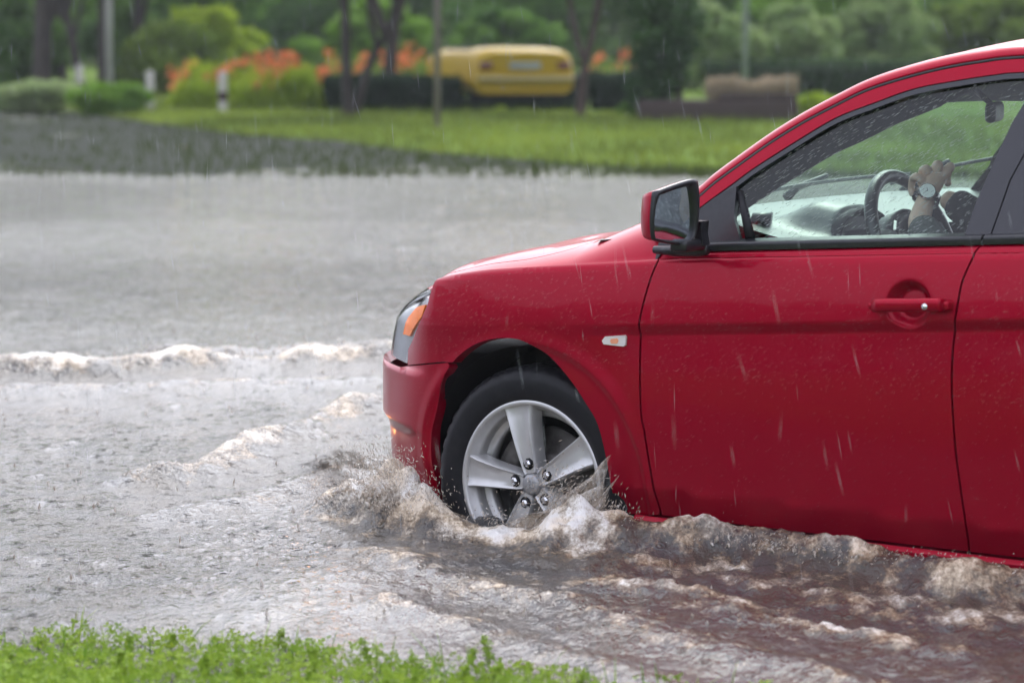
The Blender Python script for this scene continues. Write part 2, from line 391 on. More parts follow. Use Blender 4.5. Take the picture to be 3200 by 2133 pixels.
hood_half=hx
hoodol=[( -.16,-.30)]+hx+[(a,-1.76-b) for a,b in hx[::-1][1:]]+[(-.16,-1.46),(-.06,-1.2),(-.02,-.88),(-.06,-.56)]
hood=panel('hood',hoodol[1:],T,M['red'],car,step=.03,flange=.02)
# bumper, nose
bump_o=[(s,.392) for s in np.linspace(SEND,hb[-1][0]+.02,30)]+spline([(hb[-1][0]+.0,.396),(sm[0]*.5+hb[-1][0]*.5,.4145),(sm[0]+.02,sm[1]-.0025)],4)+[tuple(a) for a in arch[:iseam][::-1]]+[(arch[0][0]+.01,.10),(arch[0][0]+.03,-.1),(SEND,-.1)]
panel('front_bumper',bump_o,S,M['red'],car,flange=.03,extra=EXA)
hl_o=[tuple((a+.004,b)) for a,b in hb]+[(s,.402) for s in np.linspace(hb[-1][0]+.03,1.08,12)]+[(1.08,.47)]+[(s,min(zt(s)-.005,.60)) for s in np.linspace(1.04,s_hl+.02,16)]
hl_i=hl_o
headlight=panel('headlight',hl_o,S,mat('headlight_reflector',(.86,.87,.88),rough=.3,coat=.3),car,flange=.05,off=-.007)
am=[tuple(inv(S,x,y,(.48,.52))) for x,y in [(1330,952),(1318,990),(1281,1050),(1260,1044),(1276,991),(1300,962)]]
panel('turn_signal',am,S,M['amber'],headlight,flange=.012,off=.0006,step=.008,ostep=.006)
htop=[Tedge(x) for x in np.linspace(plan(s_hl-.02)[0]+.004,.80,30)]+[(.80,-.50),(.715,-.515),(.615,-.355),(.503,-.245)]
panel('headlight_top',htop,T,M['lens'],headlight,flange=.02); panel('headlight_shelf',htop,T,mat('reflector_top',(.8,.8,.8),rough=.3,coat=.5),headlight,flange=0,off=-.006)
lens=panel('lens',hl_o,S,M['lens'],headlight,flange=0,off=-.001)
gr=MB(); sN=np.linspace(1.09,SEND,16)
gr.grid([[S(s,z)-np.array([.03,0,0]) for s in sN] for z in np.linspace(.405,.50,8)]); 
for z in (.42,.445,.47): gr.tube([S(s,z)-np.array([.015,0,0]) for s in sN],.006,6)
gr.build('grille',M['black'],car)
# fog lamp, lit, low in the bumper: its orange light falls on the water in front
fo_=[(1.10+.04*math.cos(a),.12+.025*math.sin(a)) for a in np.linspace(0,2*math.pi,20)[:-1]]
fm=mat('fog_lamp_glass',(.9,.5,.15),rough=.2); P(fm).inputs['Emission Color'].default_value=(1,.42,.10,1); P(fm).inputs['Emission Strength'].default_value=.15
fgo=panel('fog_lamp',fo_,S,fm,car,flange=.01,off=.004,step=.02)
fl_=bpy.data.lights.new('fog_lamp_light','POINT'); fl_.energy=.14; fl_.color=(1,.40,.10); fl_.shadow_soft_size=.03; flo=bpy.data.objects.new('fog_lamp_light',fl_); COL.objects.link(flo); flo.parent=fgo
flo.location=tuple(S(1.04,.13)+np.array([.15,.09,.02]))
# side repeater
rp=[tuple(inv(S,x,y,bp(x,y)[[0,2]])) for x,y in [(1885,1064),(1895,1050),(1955,1046),(1960,1052),(1958,1078),(1952,1082),(1890,1075)]]
rpo=panel('side_repeater',rp,S,M['white_lens'],car,flange=.012,off=.007,step=.01,ostep=.005)
rb=[tuple(inv(S,x,y,bp(x,y)[[0,2]])) for x,y in [(1914,1058),(1934,1056),(1938,1064),(1933,1073),(1916,1073),(1911,1065)]]
panel('bulb',rb,S,mat('amber_glow',(.85,.35,.2),rough=.3),rpo,flange=.003,off=.0085,step=.008,ostep=.005)
# doors
fd=[(seamF[0][0]-g2+.003,zsill)]
for x in np.linspace(seamF[0][0]-.02,seamR[0][0]+g2,30): fd.append((x,zsill))
fdo=[tuple(p) for p in fd]+Sn(seamR[1:],g2)+[(s,zt(s)) for s in np.linspace(XR+g2,XF-g2,40)]+Sn(seamF[::-1][:-1],-g2)
hc=bp(2848,926); # handle recess
def Sdoor(s,Z):
    s,Z=np.broadcast_arrays(np.asarray(s,float),np.asarray(Z,float)); p=S(s,Z)
    r=np.sqrt(((s-HCX)/.066)**2+((Z-HCZ)/.062)**2); p=p.copy(); p[...,1]-=.034*(1-sst(.52,1.0,r)); return p
HCX,HCZ=inv(S,2838,952,bp(2838,952)[[0,2]])
EXH=np.array([(HCX+.066*r*math.cos(a),HCZ+.062*r*math.sin(a)) for r in np.arange(.1,1.1,.1) for a in np.linspace(0,2*math.pi,40)[:-1]])
front_door=panel('front_door',fdo,Sdoor,M['red'],car,step=.014,rows=ROWS,extra=EXH)
def strip_o(x0,x1,top0=None):
    return [(x,0.) for x in np.linspace(x0,x1,40)]+[(x,.03) for x in np.linspace(x1,x0,40)]
fb=[(x,0.) for x in np.linspace(XF-g2,XR+g2,60)]+[(inv(B,3071,761,(XR-.05,.03))[0]+g2,.03)]+[(x,.03) for x in np.linspace(XR-.06,XF-.06,50)]+[(XF-.03,.028)]
XR2=inv(B,3075,760,(XR-.03,.03))[0]
fb=[(x,0.) for x in np.linspace(XR+g2,XF-g2,60)]+[(XF-.03,.015),(XF-.05,.03)]+[(x,.03) for x in np.linspace(XF-.06,XR2+g2,50)]
panel('shoulder_strip',fb,B,M['red'],front_door,flange=.012,step=.012,sign=1)
# handle
def hbar(u,v): pass
hp=[inv(S,x,y,bp(x,y)[[0,2]]) for x,y in [(2722,953),(2790,950),(2860,950),(2930,949),(2964,951)]]
mb=MB(); GR=[]
ctr=spline([tuple(h) for h in hp],6); nC=len(ctr)
for i,(s,z) in enumerate(ctr):
    t=i/(nC-1); c=S(s,z); w_=.0165*min(1,(t*9+.15))**.6*min(1,((1-t)*16+.45))**.5; d_=.013*min(1,t*7+.2)*min(1,(1-t)*14+.4); lift=.026*min(1,t*6)*min(1,(1-t)*9+.3)+.004
    ring=[]
    for k in range(14):
        a=2*math.pi*k/14; ca,sa=math.cos(a),math.sin(a)
        ring.append(c+np.array([0,lift+d_*np.sign(sa)*abs(sa)**.8,w_*np.sign(ca)*abs(ca)**.7]))
    GR.append(ring)
mb.grid(GR,closed=True,flip=True); b0=0; mb.F.append(tuple(range(14))); mb.F.append(tuple((nC-1)*14+k for k in range(14))[::-1])
dh=mb.build('door_handle',M['red'],front_door)
for i,t in enumerate((0.12,.90)):
    s,z=ctr[int(t*(nC-1))]; c=S(s,z); MB().box(c+[0,.010,-.002],(.022 if i==0 else .045,.03,.016 if i==0 else .020)).build('handle_base' if i==0 else 'handle_mount',M['red'],dh,bevel=.004)
s,z=inv(S,2915,954,bp(2915,954)[[0,2]]); c=S(s,z); mb=MB(); mb.tube([c+[0,.028,0],c+[0,.0445,0]],[.008,.0075],16); mb.build('key_lock',M['chrome'],dh)
# rear door and the rest of the body
archR=[(-2.635+.355*math.cos(a),.12+.355*math.sin(a)) for a in np.linspace(-.15,math.pi+.15,40)]
rd=[(x,zsill) for x in np.linspace(seamR[0][0]-g2,archR[0][0]+.01,20)]+[p for p in archR if p[0]>-2.50 and p[1]>zsill]+[(-2.42,.62),(-2.40,zt(-2.40))]+[(s,zt(s)) for s in np.linspace(-2.39,XR-g2,40)]+Sn(seamR[::-1][:-1],-g2)
rd_o=panel('rear_door',rd,S,M['red'],car,step=.03,rows=ROWS)
rb_=[(x,0.) for x in np.linspace(-2.40,XR-g2,40)]+[(XR2-g2,.03)]+[(x,.03) for x in np.linspace(XR2-.02,-2.40,40)]
panel('shoulder_strip',rb_,B,M['red'],rd_o,flange=.012,step=.02)
q0=[p for p in archR if p[0]<=-2.50]
qp=[(-2.425,.62)]+[(-2.49,.47)]+q0+[(archR[-1][0]-.01,-.05),(PS[0]+.002,-.05),(PS[0]+.002,.62)]+[(s,.64+.17*float(sst(-3.3,-2.9,s))-(0 if s>-3.3 else 0)) for s in np.linspace(-4.0,-2.5,20)]+[(-2.41,zt(-2.41))]
panel('rear_quarter',qp,S,M['red'],car,step=.04)
# skirt under the sill
mb=MB(); sx=np.linspace(-.33,-2.25,40)
mb.grid([[S(x,.074)+[0,o,dz] for o,dz in ((-.03,0),(.004,-.002),(.014,-.012),(.012,-.05),(-.02,-.12))] for x in sx],flip=True); mb.build('side_skirt',M['red'],car,autos=30)
# ---- roof line, pillars, windshield
ditP=[(2182,615),(2227.5,575.5),(2304,519),(2406,447),(2508,384),(2610,330),(2702,285),(2804,250.5),(2931.6,217),(3059,194),(3200,179)]
dit=[inv(G,x,y,bp(x,y,-.15)[[0,2]]) for x,y in ditP]
d0=dit[0]; dit=[np.array([d0[0]+.13,d0[1]-.103]),np.array([d0[0]+.06,d0[1]-.046])]+dit+[np.array([-1.65,1.272]),np.array([-2.0,1.258]),np.array([-2.3,1.20]),np.array([-2.6,1.07]),np.array([-2.85,.92])]
DC=np.array(spline(dit,8)); DP=G(DC[:,0],DC[:,1])
tg=np.gradient(DC,axis=0); tg/=np.linalg.norm(tg,axis=1)[:,None]; nn=np.stack([tg[:,1],-tg[:,0]],1)   # upward-forward normal in the side plane
nn*=np.where(nn[:,1:]<0,-1,1)
def off(i,dy,dn): return DP[i]+np.array([nn[i,0]*dn,-dy,nn[i,1]*dn])
prof=[(.012,.003),(.0025,.0035),(.006,.010),(.016,.021),(.032,.030),(.055,.034),(.080,.034)]
pil=[[off(i,a,b) for a,b in prof] for i in range(len(DP))]
XH=-.93; ih=0; ih=int(np.argmin(np.abs(DC[:,0]-XH))); ir=int(np.argmin(np.abs(DC[:,0]+2.3)))
mb=MB(); mb.grid(pil,flip=False)
def fsh(i): return .12*max(0,1-i/max(ih,1))

mb.build('roof_rail',M['red'],car)
mb=MB(); mb.tube([off(i,.006,-.001) for i in range(len(DP))],.0055,6); mb.build('roof_ditch_shade',M['black'],car)  # black tube laid in for the dark of the roof gap
# roof skin from header to rear glass
RG=[]
for i in range(ih,ir+1):
    a=pil[i][-1]; row=[]
    for u in np.linspace(0,1,25):
        c=1-(2*u-1)**2; y=a[1]+( -1.76-2*a[1])*u
        fx=(.10*c)*max(0,1-(i-ih)/18.)
        row.append(np.array([a[0]+fx,y,a[2]+.040*c-.02*c*max(0,1-(i-ih)/18.)]))
    RG.append(row)
mb=MB(); mb.grid(RG); mb.build('roof',M['red'],car)
# windshield surface
i0=0
def WS(t,u):
    t,u=np.broadcast_arrays(np.asarray(t,float),np.asarray(u,float)); ii=t*ih
    a=np.stack([np.interp(ii,range(len(pil)),[pil[i][-1][k] for i in range(len(pil))]) for k in range(3)],-1)
    a=a+np.array([0,0,-.012]); c=1-(2*u-1)**2; y=a[...,1]+(-1.76-2*a[...,1])*u
    return np.stack([a[...,0]+.13*c-.12*np.clip(1-t,0,1.2)*u,y,a[...,2]+.015*c],-1)
mb=MB(); mb.grid([[WS(t,u) for u in np.linspace(0,1,25)] for t in np.linspace(0,1,20)]); mb.build('windshield',M['windshield'],car)
mb=MB(); mb.grid([[WS(t,u)+[0.02,0,-.004] for u in np.linspace(0,1,20)] for t in (-.0,.03)]); mb.grid([[ [ -.02-.12*abs(2*u-1)**2,-.12-1.52*u,.775],[WS(0,u)[0]+.02,WS(0,u)[1],WS(0,u)[2]-.02],[WS(0,u)[0]-.16,WS(0,u)[1],.842]] for u in np.linspace(0,1,20)]); mb.build('cowl',M['black'],car)
# rear glass, trunk and far side shell
mb=MB(); mb.grid([[np.array([pil[i][-1][0],pil[i][-1][1]+(-1.76-2*pil[i][-1][1])*u,pil[i][-1][2]+.02*(1-(2*u-1)**2)]) for u in np.linspace(0,1,16)] for i in range(ir,len(pil))]); mb.build('rear_window',M['dark_glass'],car)
mb=MB(); mb.grid([[np.array([x,-.88+v*(.80-.12*(x<-3.4)),.80+.05*(1-v*v)-.12*float(sst(-3.1,-3.55,x))]) for v in np.linspace(-1,1,20)] for x in np.linspace(-2.75,-3.56,14)]); mb.build('trunk_lid',M['red'],car)
far=MB()
fs=np.linspace(-3.9,1.40,90)
def mirp(p): return np.array([p[0],-1.76-p[1],p[2]])
far.grid([[mirp(S(s,z)) for z in np.linspace(.40,max(.41,zt(s)),10)] for s in fs])
far.grid([[mirp(S(s,z)) for z in np.linspace(.05,.40,8)] for s in fs if -2.27<s<-.37 ])
far.grid([[mirp(S(s,z)) for z in np.linspace(-.05,.40,8)] for s in fs if s>.37 ])
fpl=MB(); fpl.grid([[mirp(p)-[fsh(i),0,0] for p in r] for i,r in enumerate(pil[:ih+6])],flip=True); fpl.build('far_pillar',M['black'],car); far.grid([[mirp(p) for p in r] for r in pil[ih+5:]],flip=True)
far.build('far_side_shell',M['red'],car)
fti=[(max(a,-.12),-1.76-b) for a,b in ftop]; panel('fender_top',fti,T,M['red'],car,flange=.01,step=.04)
mb=MB(); mb.grid([[mirp(p)-[fsh(i)+.02,-.01,.012] for p in r[2:]] for i,r in enumerate(pil[:ih+8])]); mb.grid([[[-.6-.25*v,-1.76+.15,.86],[-.6-.25*v,-1.76+.12,.70]] for v in np.linspace(0,3,8)]); mb.build('far_pillar_trim',M['interior'],car)
# dark inner tub so nothing shows through
mb=MB(); mb.box((-1.3,-.88,.02),(2.6,1.56,.03)); mb.box((-.30,-.88,.38),(.03,1.5,.72)); mb.box((-1.4,-1.64,.40),(2.2,.03,.74)); mb.box((-1.4,-.13,.38),(2.2,.03,.72)); mb.box((-2.45,-.88,.45),(.05,1.5,.85)); mb.box((.40,-.88,.30),(.6,.8,.2))
mb.build('floor_pan',M['dark'],car)
# ---- door frames and windows (glasshouse side)
winP=[(2180,653),(2289,573),(2355,524.5),(2483,443),(2610,368),(2727.5,322),(2855,277),(2983,252),(3110,232.6),(3200,225)]
win=[tuple(inv(G,x,y,bp(x,y,-.12)[[0,2]])) for x,y in winP]
win=[(win[0][0]+.10,win[0][1]-.085)]+win+[(-1.65,1.240),(-2.0,1.222),(-2.22,1.15),(-2.34,1.04)]
wint=spline(win,6); dl=[tuple(p) for p in DC]
# upper red frame: between ditch line and window opening
def below(poly,d):  # shift along side-plane normal
    q=np.array(poly); t=np.gradient(q,axis=0); t/=np.linalg.norm(t,axis=1)[:,None]; n=np.stack([t[:,1],-t[:,0]],1); n*=np.where(n[:,1:]>0,-1,1); return [tuple(a) for a in q+n*d]
cut=lambda poly,a,b:[p for p in poly if b<=p[0]<=a]
dlow=below(dl,.004)
XBs=-1.40
fr=cut(dlow,.2,-2.36); fw=cut(wint,.2,-2.36)
for (a,b,par) in ((.2,XBs,front_door),(XBs-.006,-2.36,rd_o)):
    A=cut(dlow,a,b); W_=cut(wint,a,b)
    panel('window_frame',A+W_[::-1],G,M['red'],par,flange=.02,sign=1,step=.02)
# rubber seal along the opening
rub=below(wint,.013)
for (a,b,par) in ((.2,XBs,front_door),(XBs-.006,-2.36,rd_o)):
    A=cut(below(wint,.0005),a,b); W_=cut(below(wint,.014),a,b)
    panel('window_seal',A+W_[::-1],G,M['gloss_black'],par,flange=.015,off=-.003,step=.02,ostep=.02)
# belt moulding
def BM(X,u):
    X,u=np.broadcast_arrays(np.asarray(X,float),np.asarray(u,float)); t=np.clip(u/.04,0,1)
    y=np.interp(t,[0,.08,.45,.55,1],[-.036,-.028,-.028,-.031,-.062]); z=np.interp(t,[0,.08,.45,.55,1],[-.006,-.004,.011,.016,.024])
    return np.stack([X,y,Zb(X)+z],-1)
for (a,b,par) in ((XF-.10,XR2+g2,front_door),(XR2-g2,-2.4,rd_o)):
    mb=MB(); mb.grid([[BM(x,u) for u in np.linspace(0,.04,14)] for x in np.linspace(a,b,40)],flip=True); mb.build('belt_moulding',M['black'],par,autos=40)
# B pillar covers
bpl=[inv(G,x,y,bp(x,y,-.1)[[0,2]]) for x,y in [(3012,735),(3046,635),(3105,500),(3161,381),(3200,317)]]
bpl=[tuple(p) for p in bpl]; e=bpl[-1]; bpl.append((e[0]-.04,e[1]+.075))
bpm=[tuple(inv(G,x,y,bp(x,y,-.1)[[0,2]])) for x,y in [(3092,738),(3120,660),(3155,560)]]; bpm.append((bpm[-1][0]-.055,bpm[-1][1]+.14)); bpm.append((bpm[-1][0]-.03,wint[int(np.argmin([abs(p[0]-XBs) for p in wint]))][1]-.016))
panel('pillar_cover',bpl+[(bpm[-1][0]+.002,bpm[-1][1])]+[(a+.002,b) for a,b in bpm[::-1]][1:],G,M['gloss_black'],front_door,flange=.012,off=-.004,step=.02)
bq=[(a-.002,b) for a,b in bpm]+[(a-.10,b) for a,b in bpm[::-1]]
panel('pillar_cover',bq,G,M['gloss_black'],rd_o,flange=.012,off=-.004,step=.02)
# rear side window
rw=[(a-.101,b) for a,b in bpm]; lw=[p for p in below(wint,.013) if p[0]<rw[-1][0]-.01 and p[0]>-2.34]
panel('rear_door_window',rw+lw+[(-2.36,float(Zb(-2.36))+.02)],G,M['dark_glass'],rd_o,flange=0,off=-.010,step=.03)
panel('rear_quarter_pillar',[(-2.37,float(Zb(-2.37))-.02)]+[p for p in dlow if p[0]<-2.30]+[(-2.95,.80)][:1],G,M['red'],car,flange=.01,step=.03) if False else None
mb=MB(); ci=[i for i in range(len(DC)) if DC[i,0]<-2.34]; mb.grid([[G(DC[i,0],DC[i,1]*(1-v)+(float(Zb(DC[i,0]))-.03)*v) for v in np.linspace(0,1,6)] for i in ci]); mb.build('rear_pillar',M['red'],car)
# front side window glass
gl_t=[p for p in below(wint,.008) if bpl[-1][0]-.01<=p[0]<=-.52]
sailx=inv(G,2294,745,bp(2294,745,-.05)[[0,2]])
gw=[(float(sailx[0])+.02,float(Zb(sailx[0]))+.0)]+gl_t+[(a-.01,b) for a,b in bpl[::-1][1:]]+[(bpl[0][0],float(Zb(bpl[0][0])))]
fwin=panel('door_window',gw,G,M['glass'],front_door,flange=0,off=-.012,step=.03)
# black sail triangle in front of the glass
sa=[tuple(inv(G,x,y,bp(x,y,-.05)[[0,2]])) for x,y in [(2294,762),(2292,680),(2289,575),(2230,617),(2180,655)]]
sail=[(sa[0][0]-.03,float(Zb(sa[0][0]))-.004),sa[1],sa[2],sa[3],sa[4],(sa[4][0]+.10,sa[4][1]-.087),(sa[4][0]+.10,float(Zb(sa[4][0]+.10))-.03),(XF-.0,float(Zb(XF))-.006)]
sail=[(sail[0][0],sail[0][1]),sail[1],(sail[2][0]-.012,sail[2][1]-.004)]+sail[3:]
panel('sail_panel',sail,G,M['black'],front_door,flange=.015,off=-.002,step=.02)
mb=MB(); p1=G(sa[2][0]-.02,sa[2][1]-.02); p2=G(sa[0][0]-.035,sa[0][1]+.015); mb.tube([p1+[0,-.016,0],p1*.5+p2*.5+[0,-.016,0],p2+[0,-.016,0]],[.010,.012,.014],8); mb.build('window_channel',M['rubber'],front_door)
# ---- interior
trimE=[(2270,730),(2296,683),(2406,606),(2508,542),(2610,481),(2702,439),(2804,388),(2880,358),(2944,332)]
et=[];ew=[]
for (x,y) in trimE:
    p=bp(x,y,-.16)
    for _ in range(4): p=bp(x,y,G(p[0],p[2])[1]-.10)
    et.append(p)
et=np.array(spline([tuple(p) for p in et],4)); n=len(et)
wq=np.array(below(wint,-.004)); wsel=[]
t0=np.linspace(0,1,n)
wpts=np.array([p for p in spline([tuple(w_) for w_ in win[2:10]],6)])
wi=np.stack([np.interp(t0,np.linspace(0,1,len(wpts)),wpts[:,k]) for k in range(2)],1)
mb=MB(); rows=[]
for i in range(n):
    a=G(wi[i,0],wi[i,1])+[0,-.014,0]; b=et[i]; 
    c=b+np.array([.16,-.02,.03])
    rows.append([a,a*.6+b*.4+[0,-.008,0],b+[0,.01,0],b,b+[.02,-.012,.002],c])
mb.grid(rows); mb.build('pillar_trim',M['interior'],car,solid=.004)
# dashboard: height over (X,Y)
def dash(x,y):
    z=.838-.055*sst(-.45,-.80,x)+.018*sst(-.3,-.42,x)-.03*sst(-.25,-.10,y)*0
    bx=np.exp(-((y+.40)/.125)**4); hump=.072*bx*sst(-.56,-.70,x)*(1-sst(-.765,-.79,x)); return z+hump+.01*math.sin(min(1,max(0,(y+1.6)/1.4))*math.pi)
mb=MB(); xs_=np.linspace(-.34,-.81,34); ys_=np.linspace(-.10,-1.66,60)
mb.grid([[ (x,y,dash(x,y)) for y in ys_] for x in xs_])
db=mb.build('dashboard',M['dash'],car)
mb=MB(); mb.grid([[ (x,y,z) for y in ys_] for x,z in ((-.808,.775),(-.80,.70),(-.74,.45),(-.72,.2))]); mb.grid([[(-.781,y,dash(-.775,y)-.004),(-.79,y,dash(-.775,y)-.05)] for y in np.linspace(-.26,-.54,12)]); mb.build('instrument_panel',M['interior'],db)
mb=MB(); hp_=[(x,y,dash(x,y)+.004) for x,y in [(-.70+.02*abs(k)/6,-.40+.022*k) for k in range(-6,7)]]
mb.grid([[ (x,-.40+r_*math.cos(a),.80+.055*math.sin(a)*(1.28)) for a in np.linspace(0,math.pi,16)] for x,r_ in ((-.66,.118),(-.70,.135),(-.80,.137),(-.80,.12),(-.72,.115))]); mb.build('instrument_hood',M['interior'],db)
# air vent on the near end of the dash
mb=MB(); mb.tube([(-.575,-.20,.842),(-.62,-.22,.832)],[.02,.032],14); mb.build('air_vent',M['black'],db)
# steering wheel
cwl=bp(2858,764,-.385); ax=np.array([-.92,0,.40]); ax/=np.linalg.norm(ax); e1=np.array([0,1.,0]); e2=np.cross(ax,e1); e2*=np.sign(e2[2])
sw=empty('steering_wheel'); sw.parent=car
ringp=[cwl+.188*(math.cos(a)*e1+math.sin(a)*e2) for a in np.linspace(0,2*math.pi,65)]
mb=MB(); mb.tube(ringp,.0175,12,cap=False); mb.build('rim',noisy('leather',[(.3,(.02,.022,.025)),(.7,(.035,.037,.04))],120,rough=.33,bs=.2,bd=.001),sw)
mb=MB(); 
mb.grid([[cwl-ax*.035*(1-r)+ (.012*ax if r>.5 else 0)+.085*r*(math.cos(a)*e1*1.1+math.sin(a)*e2) for a in np.linspace(0,2*math.pi,25)] for r in (0.001,.4,.8,1.0)]); mb.grid([[cwl-ax*dz+.093*(math.cos(a)*e1*1.1+math.sin(a)*e2) for a in np.linspace(0,2*math.pi,25)] for dz in (-.005,.05)],flip=True); mb.build('hub',M['interior'],sw,solid=.004)
for a in (R(12),R(168),R(-75)):
    d=math.cos(a)*e1+math.sin(a)*e2; pd=np.cross(ax,d)
    mb=MB(); mb.grid([[cwl+d*r+pd*s_*(.026-.006*(r>.12))+ax*h for s_,h in ((-1,0),(-.6,.01),(.6,.01),(1,0),(.6,-.01),(-.6,-.01),(-1,0))] for r in (.07,.11,.15,.183)]); mb.build('spoke',M['chrome'] if False else mat('spoke_grey',(.22,.24,.25),rough=.35,metal=.3),sw)
mb=MB(); mb.tube([cwl-ax*-.03*-1,cwl+ax*-.18],[.035,.05],12); mb.build('column',M['dark'],sw)
# rear view mirror
c=bp(3108,350,-.86); mb=MB(); mb.box(c,(.03,.21,.055),Matrix.Rotation(R(20),3,'Z')); rvm=mb.build('rear_view_mirror',M['interior'],car,bevel=.014,seg=3)
mb=MB(); mb.tube([c+[.01,0,.02],c+[.06,0,.06]],.008,8); mb.build('stem',M['black'],rvm)
# sun visors and headliner
mb=MB()
mb.grid([[np.array([WS(.97,u)[0]-.035-dz*.25,WS(.97,u)[1]-(.02 if u<.2 else 0),WS(.97,u)[2]-.012-dz]) for dz in (-.02,0,.03,.065)] for u in np.linspace(.02,.98,30)],flip=True); mb.build('sun_visor',M['grey_cloth'],car,solid=.012)
mb=MB(); mb.grid([[np.array([p[0],p[1]*.97-.03,p[2]-.035]) for p in r] for r in RG]); mb.build('headliner',M['grey_cloth'],car)
# wipers
def wiper(p0,p1,pivot):
    w0=inv(WS,*p0,(.15,.2)); w1=inv(WS,*p1,(.2,.7)); up=np.array([.02,0,.03])
    pts=[WS(*(w0*(1-k)+w1*k))+up*.45 for k in np.linspace(0,1,12)]
    mb=MB(); mb.tube(pts,[.004]+[.006]*10+[.004],6); b=mb.build('wiper',M['black'],car)
    mid=WS(*(w0*.5+w1*.5))+up; pv=WS(*pivot)+up*.6
    mb=MB(); mb.tube([pv,pv*.7+mid*.3+up*.3,mid*.95+pv*.05,mid],[.014,.011,.008,.006],8); mb.build('wiper_arm',M['black'],b)
wiper((2385,617),(2850,557),(.02,.52)); wiper((2790,590),(3160,498),(.03,.85))
# seats
for y in (-.42,-1.32):
    se=empty('seat'); se.parent=car
    mb=MB(); mb.box((-1.48,y,.34),(.5,.48,.16)); mb.build('seat_base',M['interior'],se,bevel=.05,seg=3)
    mb=MB(); mb.box((-1.78,y,.66),(.13,.46,.62),Matrix.Rotation(R(-14),3,'Y')); mb.build('seat_back',M['interior'],se,bevel=.05,seg=3)
    mb=MB(); mb.box((-1.87,y,1.06),(.09,.24,.17),Matrix.Rotation(R(-10),3,'Y')); mb.build('headrest',M['interior'],se,bevel=.035,seg=3)
# ---- door mirror
dm=empty('side_mirror'); dm.parent=car
def mpt(x,y,lat): return bp(x,y,lat)
# the glass looks back: its plane spans sideways (outward) and up
mX=bp(2110,680,.13)[0]
def onX(x,y,X):     # point of the crosswise plane at forward coordinate X, slightly toed
    v=ray(x,y); n_=DF*math.cos(R(-14))+DN*math.sin(R(-14)); o=CAR_O+X*DF+.13*DN; t=((o-_C)@n_)/(v@n_); Q=_C+t*v-CAR_O; return np.array([Q@DF,Q@DN,Q[2]])
bez=[(2042,600),(2103,577),(2150,562),(2172,561),(2179,575),(2183,625),(2181,680),(2174,728),(2158,752),(2132,764),(2095,762),(2052,752),(2040,745),(2035,700),(2037,650)]
gla=[(2060,610),(2105,594),(2144,583),(2157,588),(2163,620),(2166,655),(2166,700),(2162,732),(2149,748),(2125,753),(2090,750),(2052,745),(2042,733),(2041,690),(2047,655)]
bz=np.array([onX(x,y,mX) for x,y in spline(bez+[bez[0]],3)[:-1]]); gz_=np.array([onX(x,y,mX) for x,y in spline(gla+[gla[0]],3)[:-1]])
cen=bz.mean(0); nb=len(bz)
fwd=np.array([math.cos(R(-14)),math.sin(R(-14)),0])
rows=[gz_+fwd*.012,gz_-fwd*.001,(gz_+bz)/2-fwd*.008,bz-fwd*.004,bz+fwd*.006]
mb=MB(); mb.grid(rows,closed=True); mb.build('bezel',M['black'],dm)
# shell: swept forward and outwards
rows=[]
for k,(f_,sc,oy) in enumerate([(.004,1.0,0),(.018,.985,.001),(.036,.93,.001),(.053,.84,.0),(.068,.71,-.002),(.080,.54,-.003),(.088,.34,-.004),(.091,.02,-.004)]):
    rows.append(cen+(bz-cen)*sc+fwd*f_+np.array([0,oy,-.004*k*.3]))
rows=np.array(rows); up_m=MB(); 
zcut=np.percentile(bz[:,2],22)
F1=[];F2=[]
tmp=MB(); tmp.grid(rows,closed=True)
V_=np.array(tmp.V); 
fa=[f for f in tmp.F if V_[list(f)].mean(0)[2]>zcut]; fbk=[f for f in tmp.F if V_[list(f)].mean(0)[2]<=zcut]
mesh_obj('housing',V_,fa,M['red'],dm); mesh_obj('housing_base',V_[sorted({i for f in fbk for i in f})],[[{j:n for n,j in enumerate(sorted({i for f in fbk for i in f}))}[i] for i in f] for f in fbk],M['black'],dm)
mesh_obj('mirror_glass',list(gz_+fwd*.006)+[gz_.mean(0)+fwd*.004],[(i,(i+1)%nb,nb) for i in range(nb)],M['mirror'],dm)
mb=MB(); f0=bp(2190,690,.03); f1=bp(2195,765,.03); mb.grid([[p+q for q in (np.array([-.012,.015,0]),np.array([.012,.015,0]),np.array([.012,-.02,0]),np.array([-.012,-.02,0]),np.array([-.012,.015,0]))] for p in (f0,f0*.5+f1*.5+[0,.006,0],f1)]); mb.F.append((0,1,2,3)); mb.build('mount',M['black'],dm,bevel=.004)
mb=MB(); ft_=[bp(x,y,-.005) for x,y in ((2045,780),(2110,784),(2178,782),(2210,780))]; mb.tube(ft_,[.010,.014,.016,.014],8); mb.build('mount_foot',M['black'],dm)
mb=MB(); mb.box(bp(2150,765,.07),(.05,.10,.03)); mb.build('mount_arm',M['black'],dm,bevel=.008)
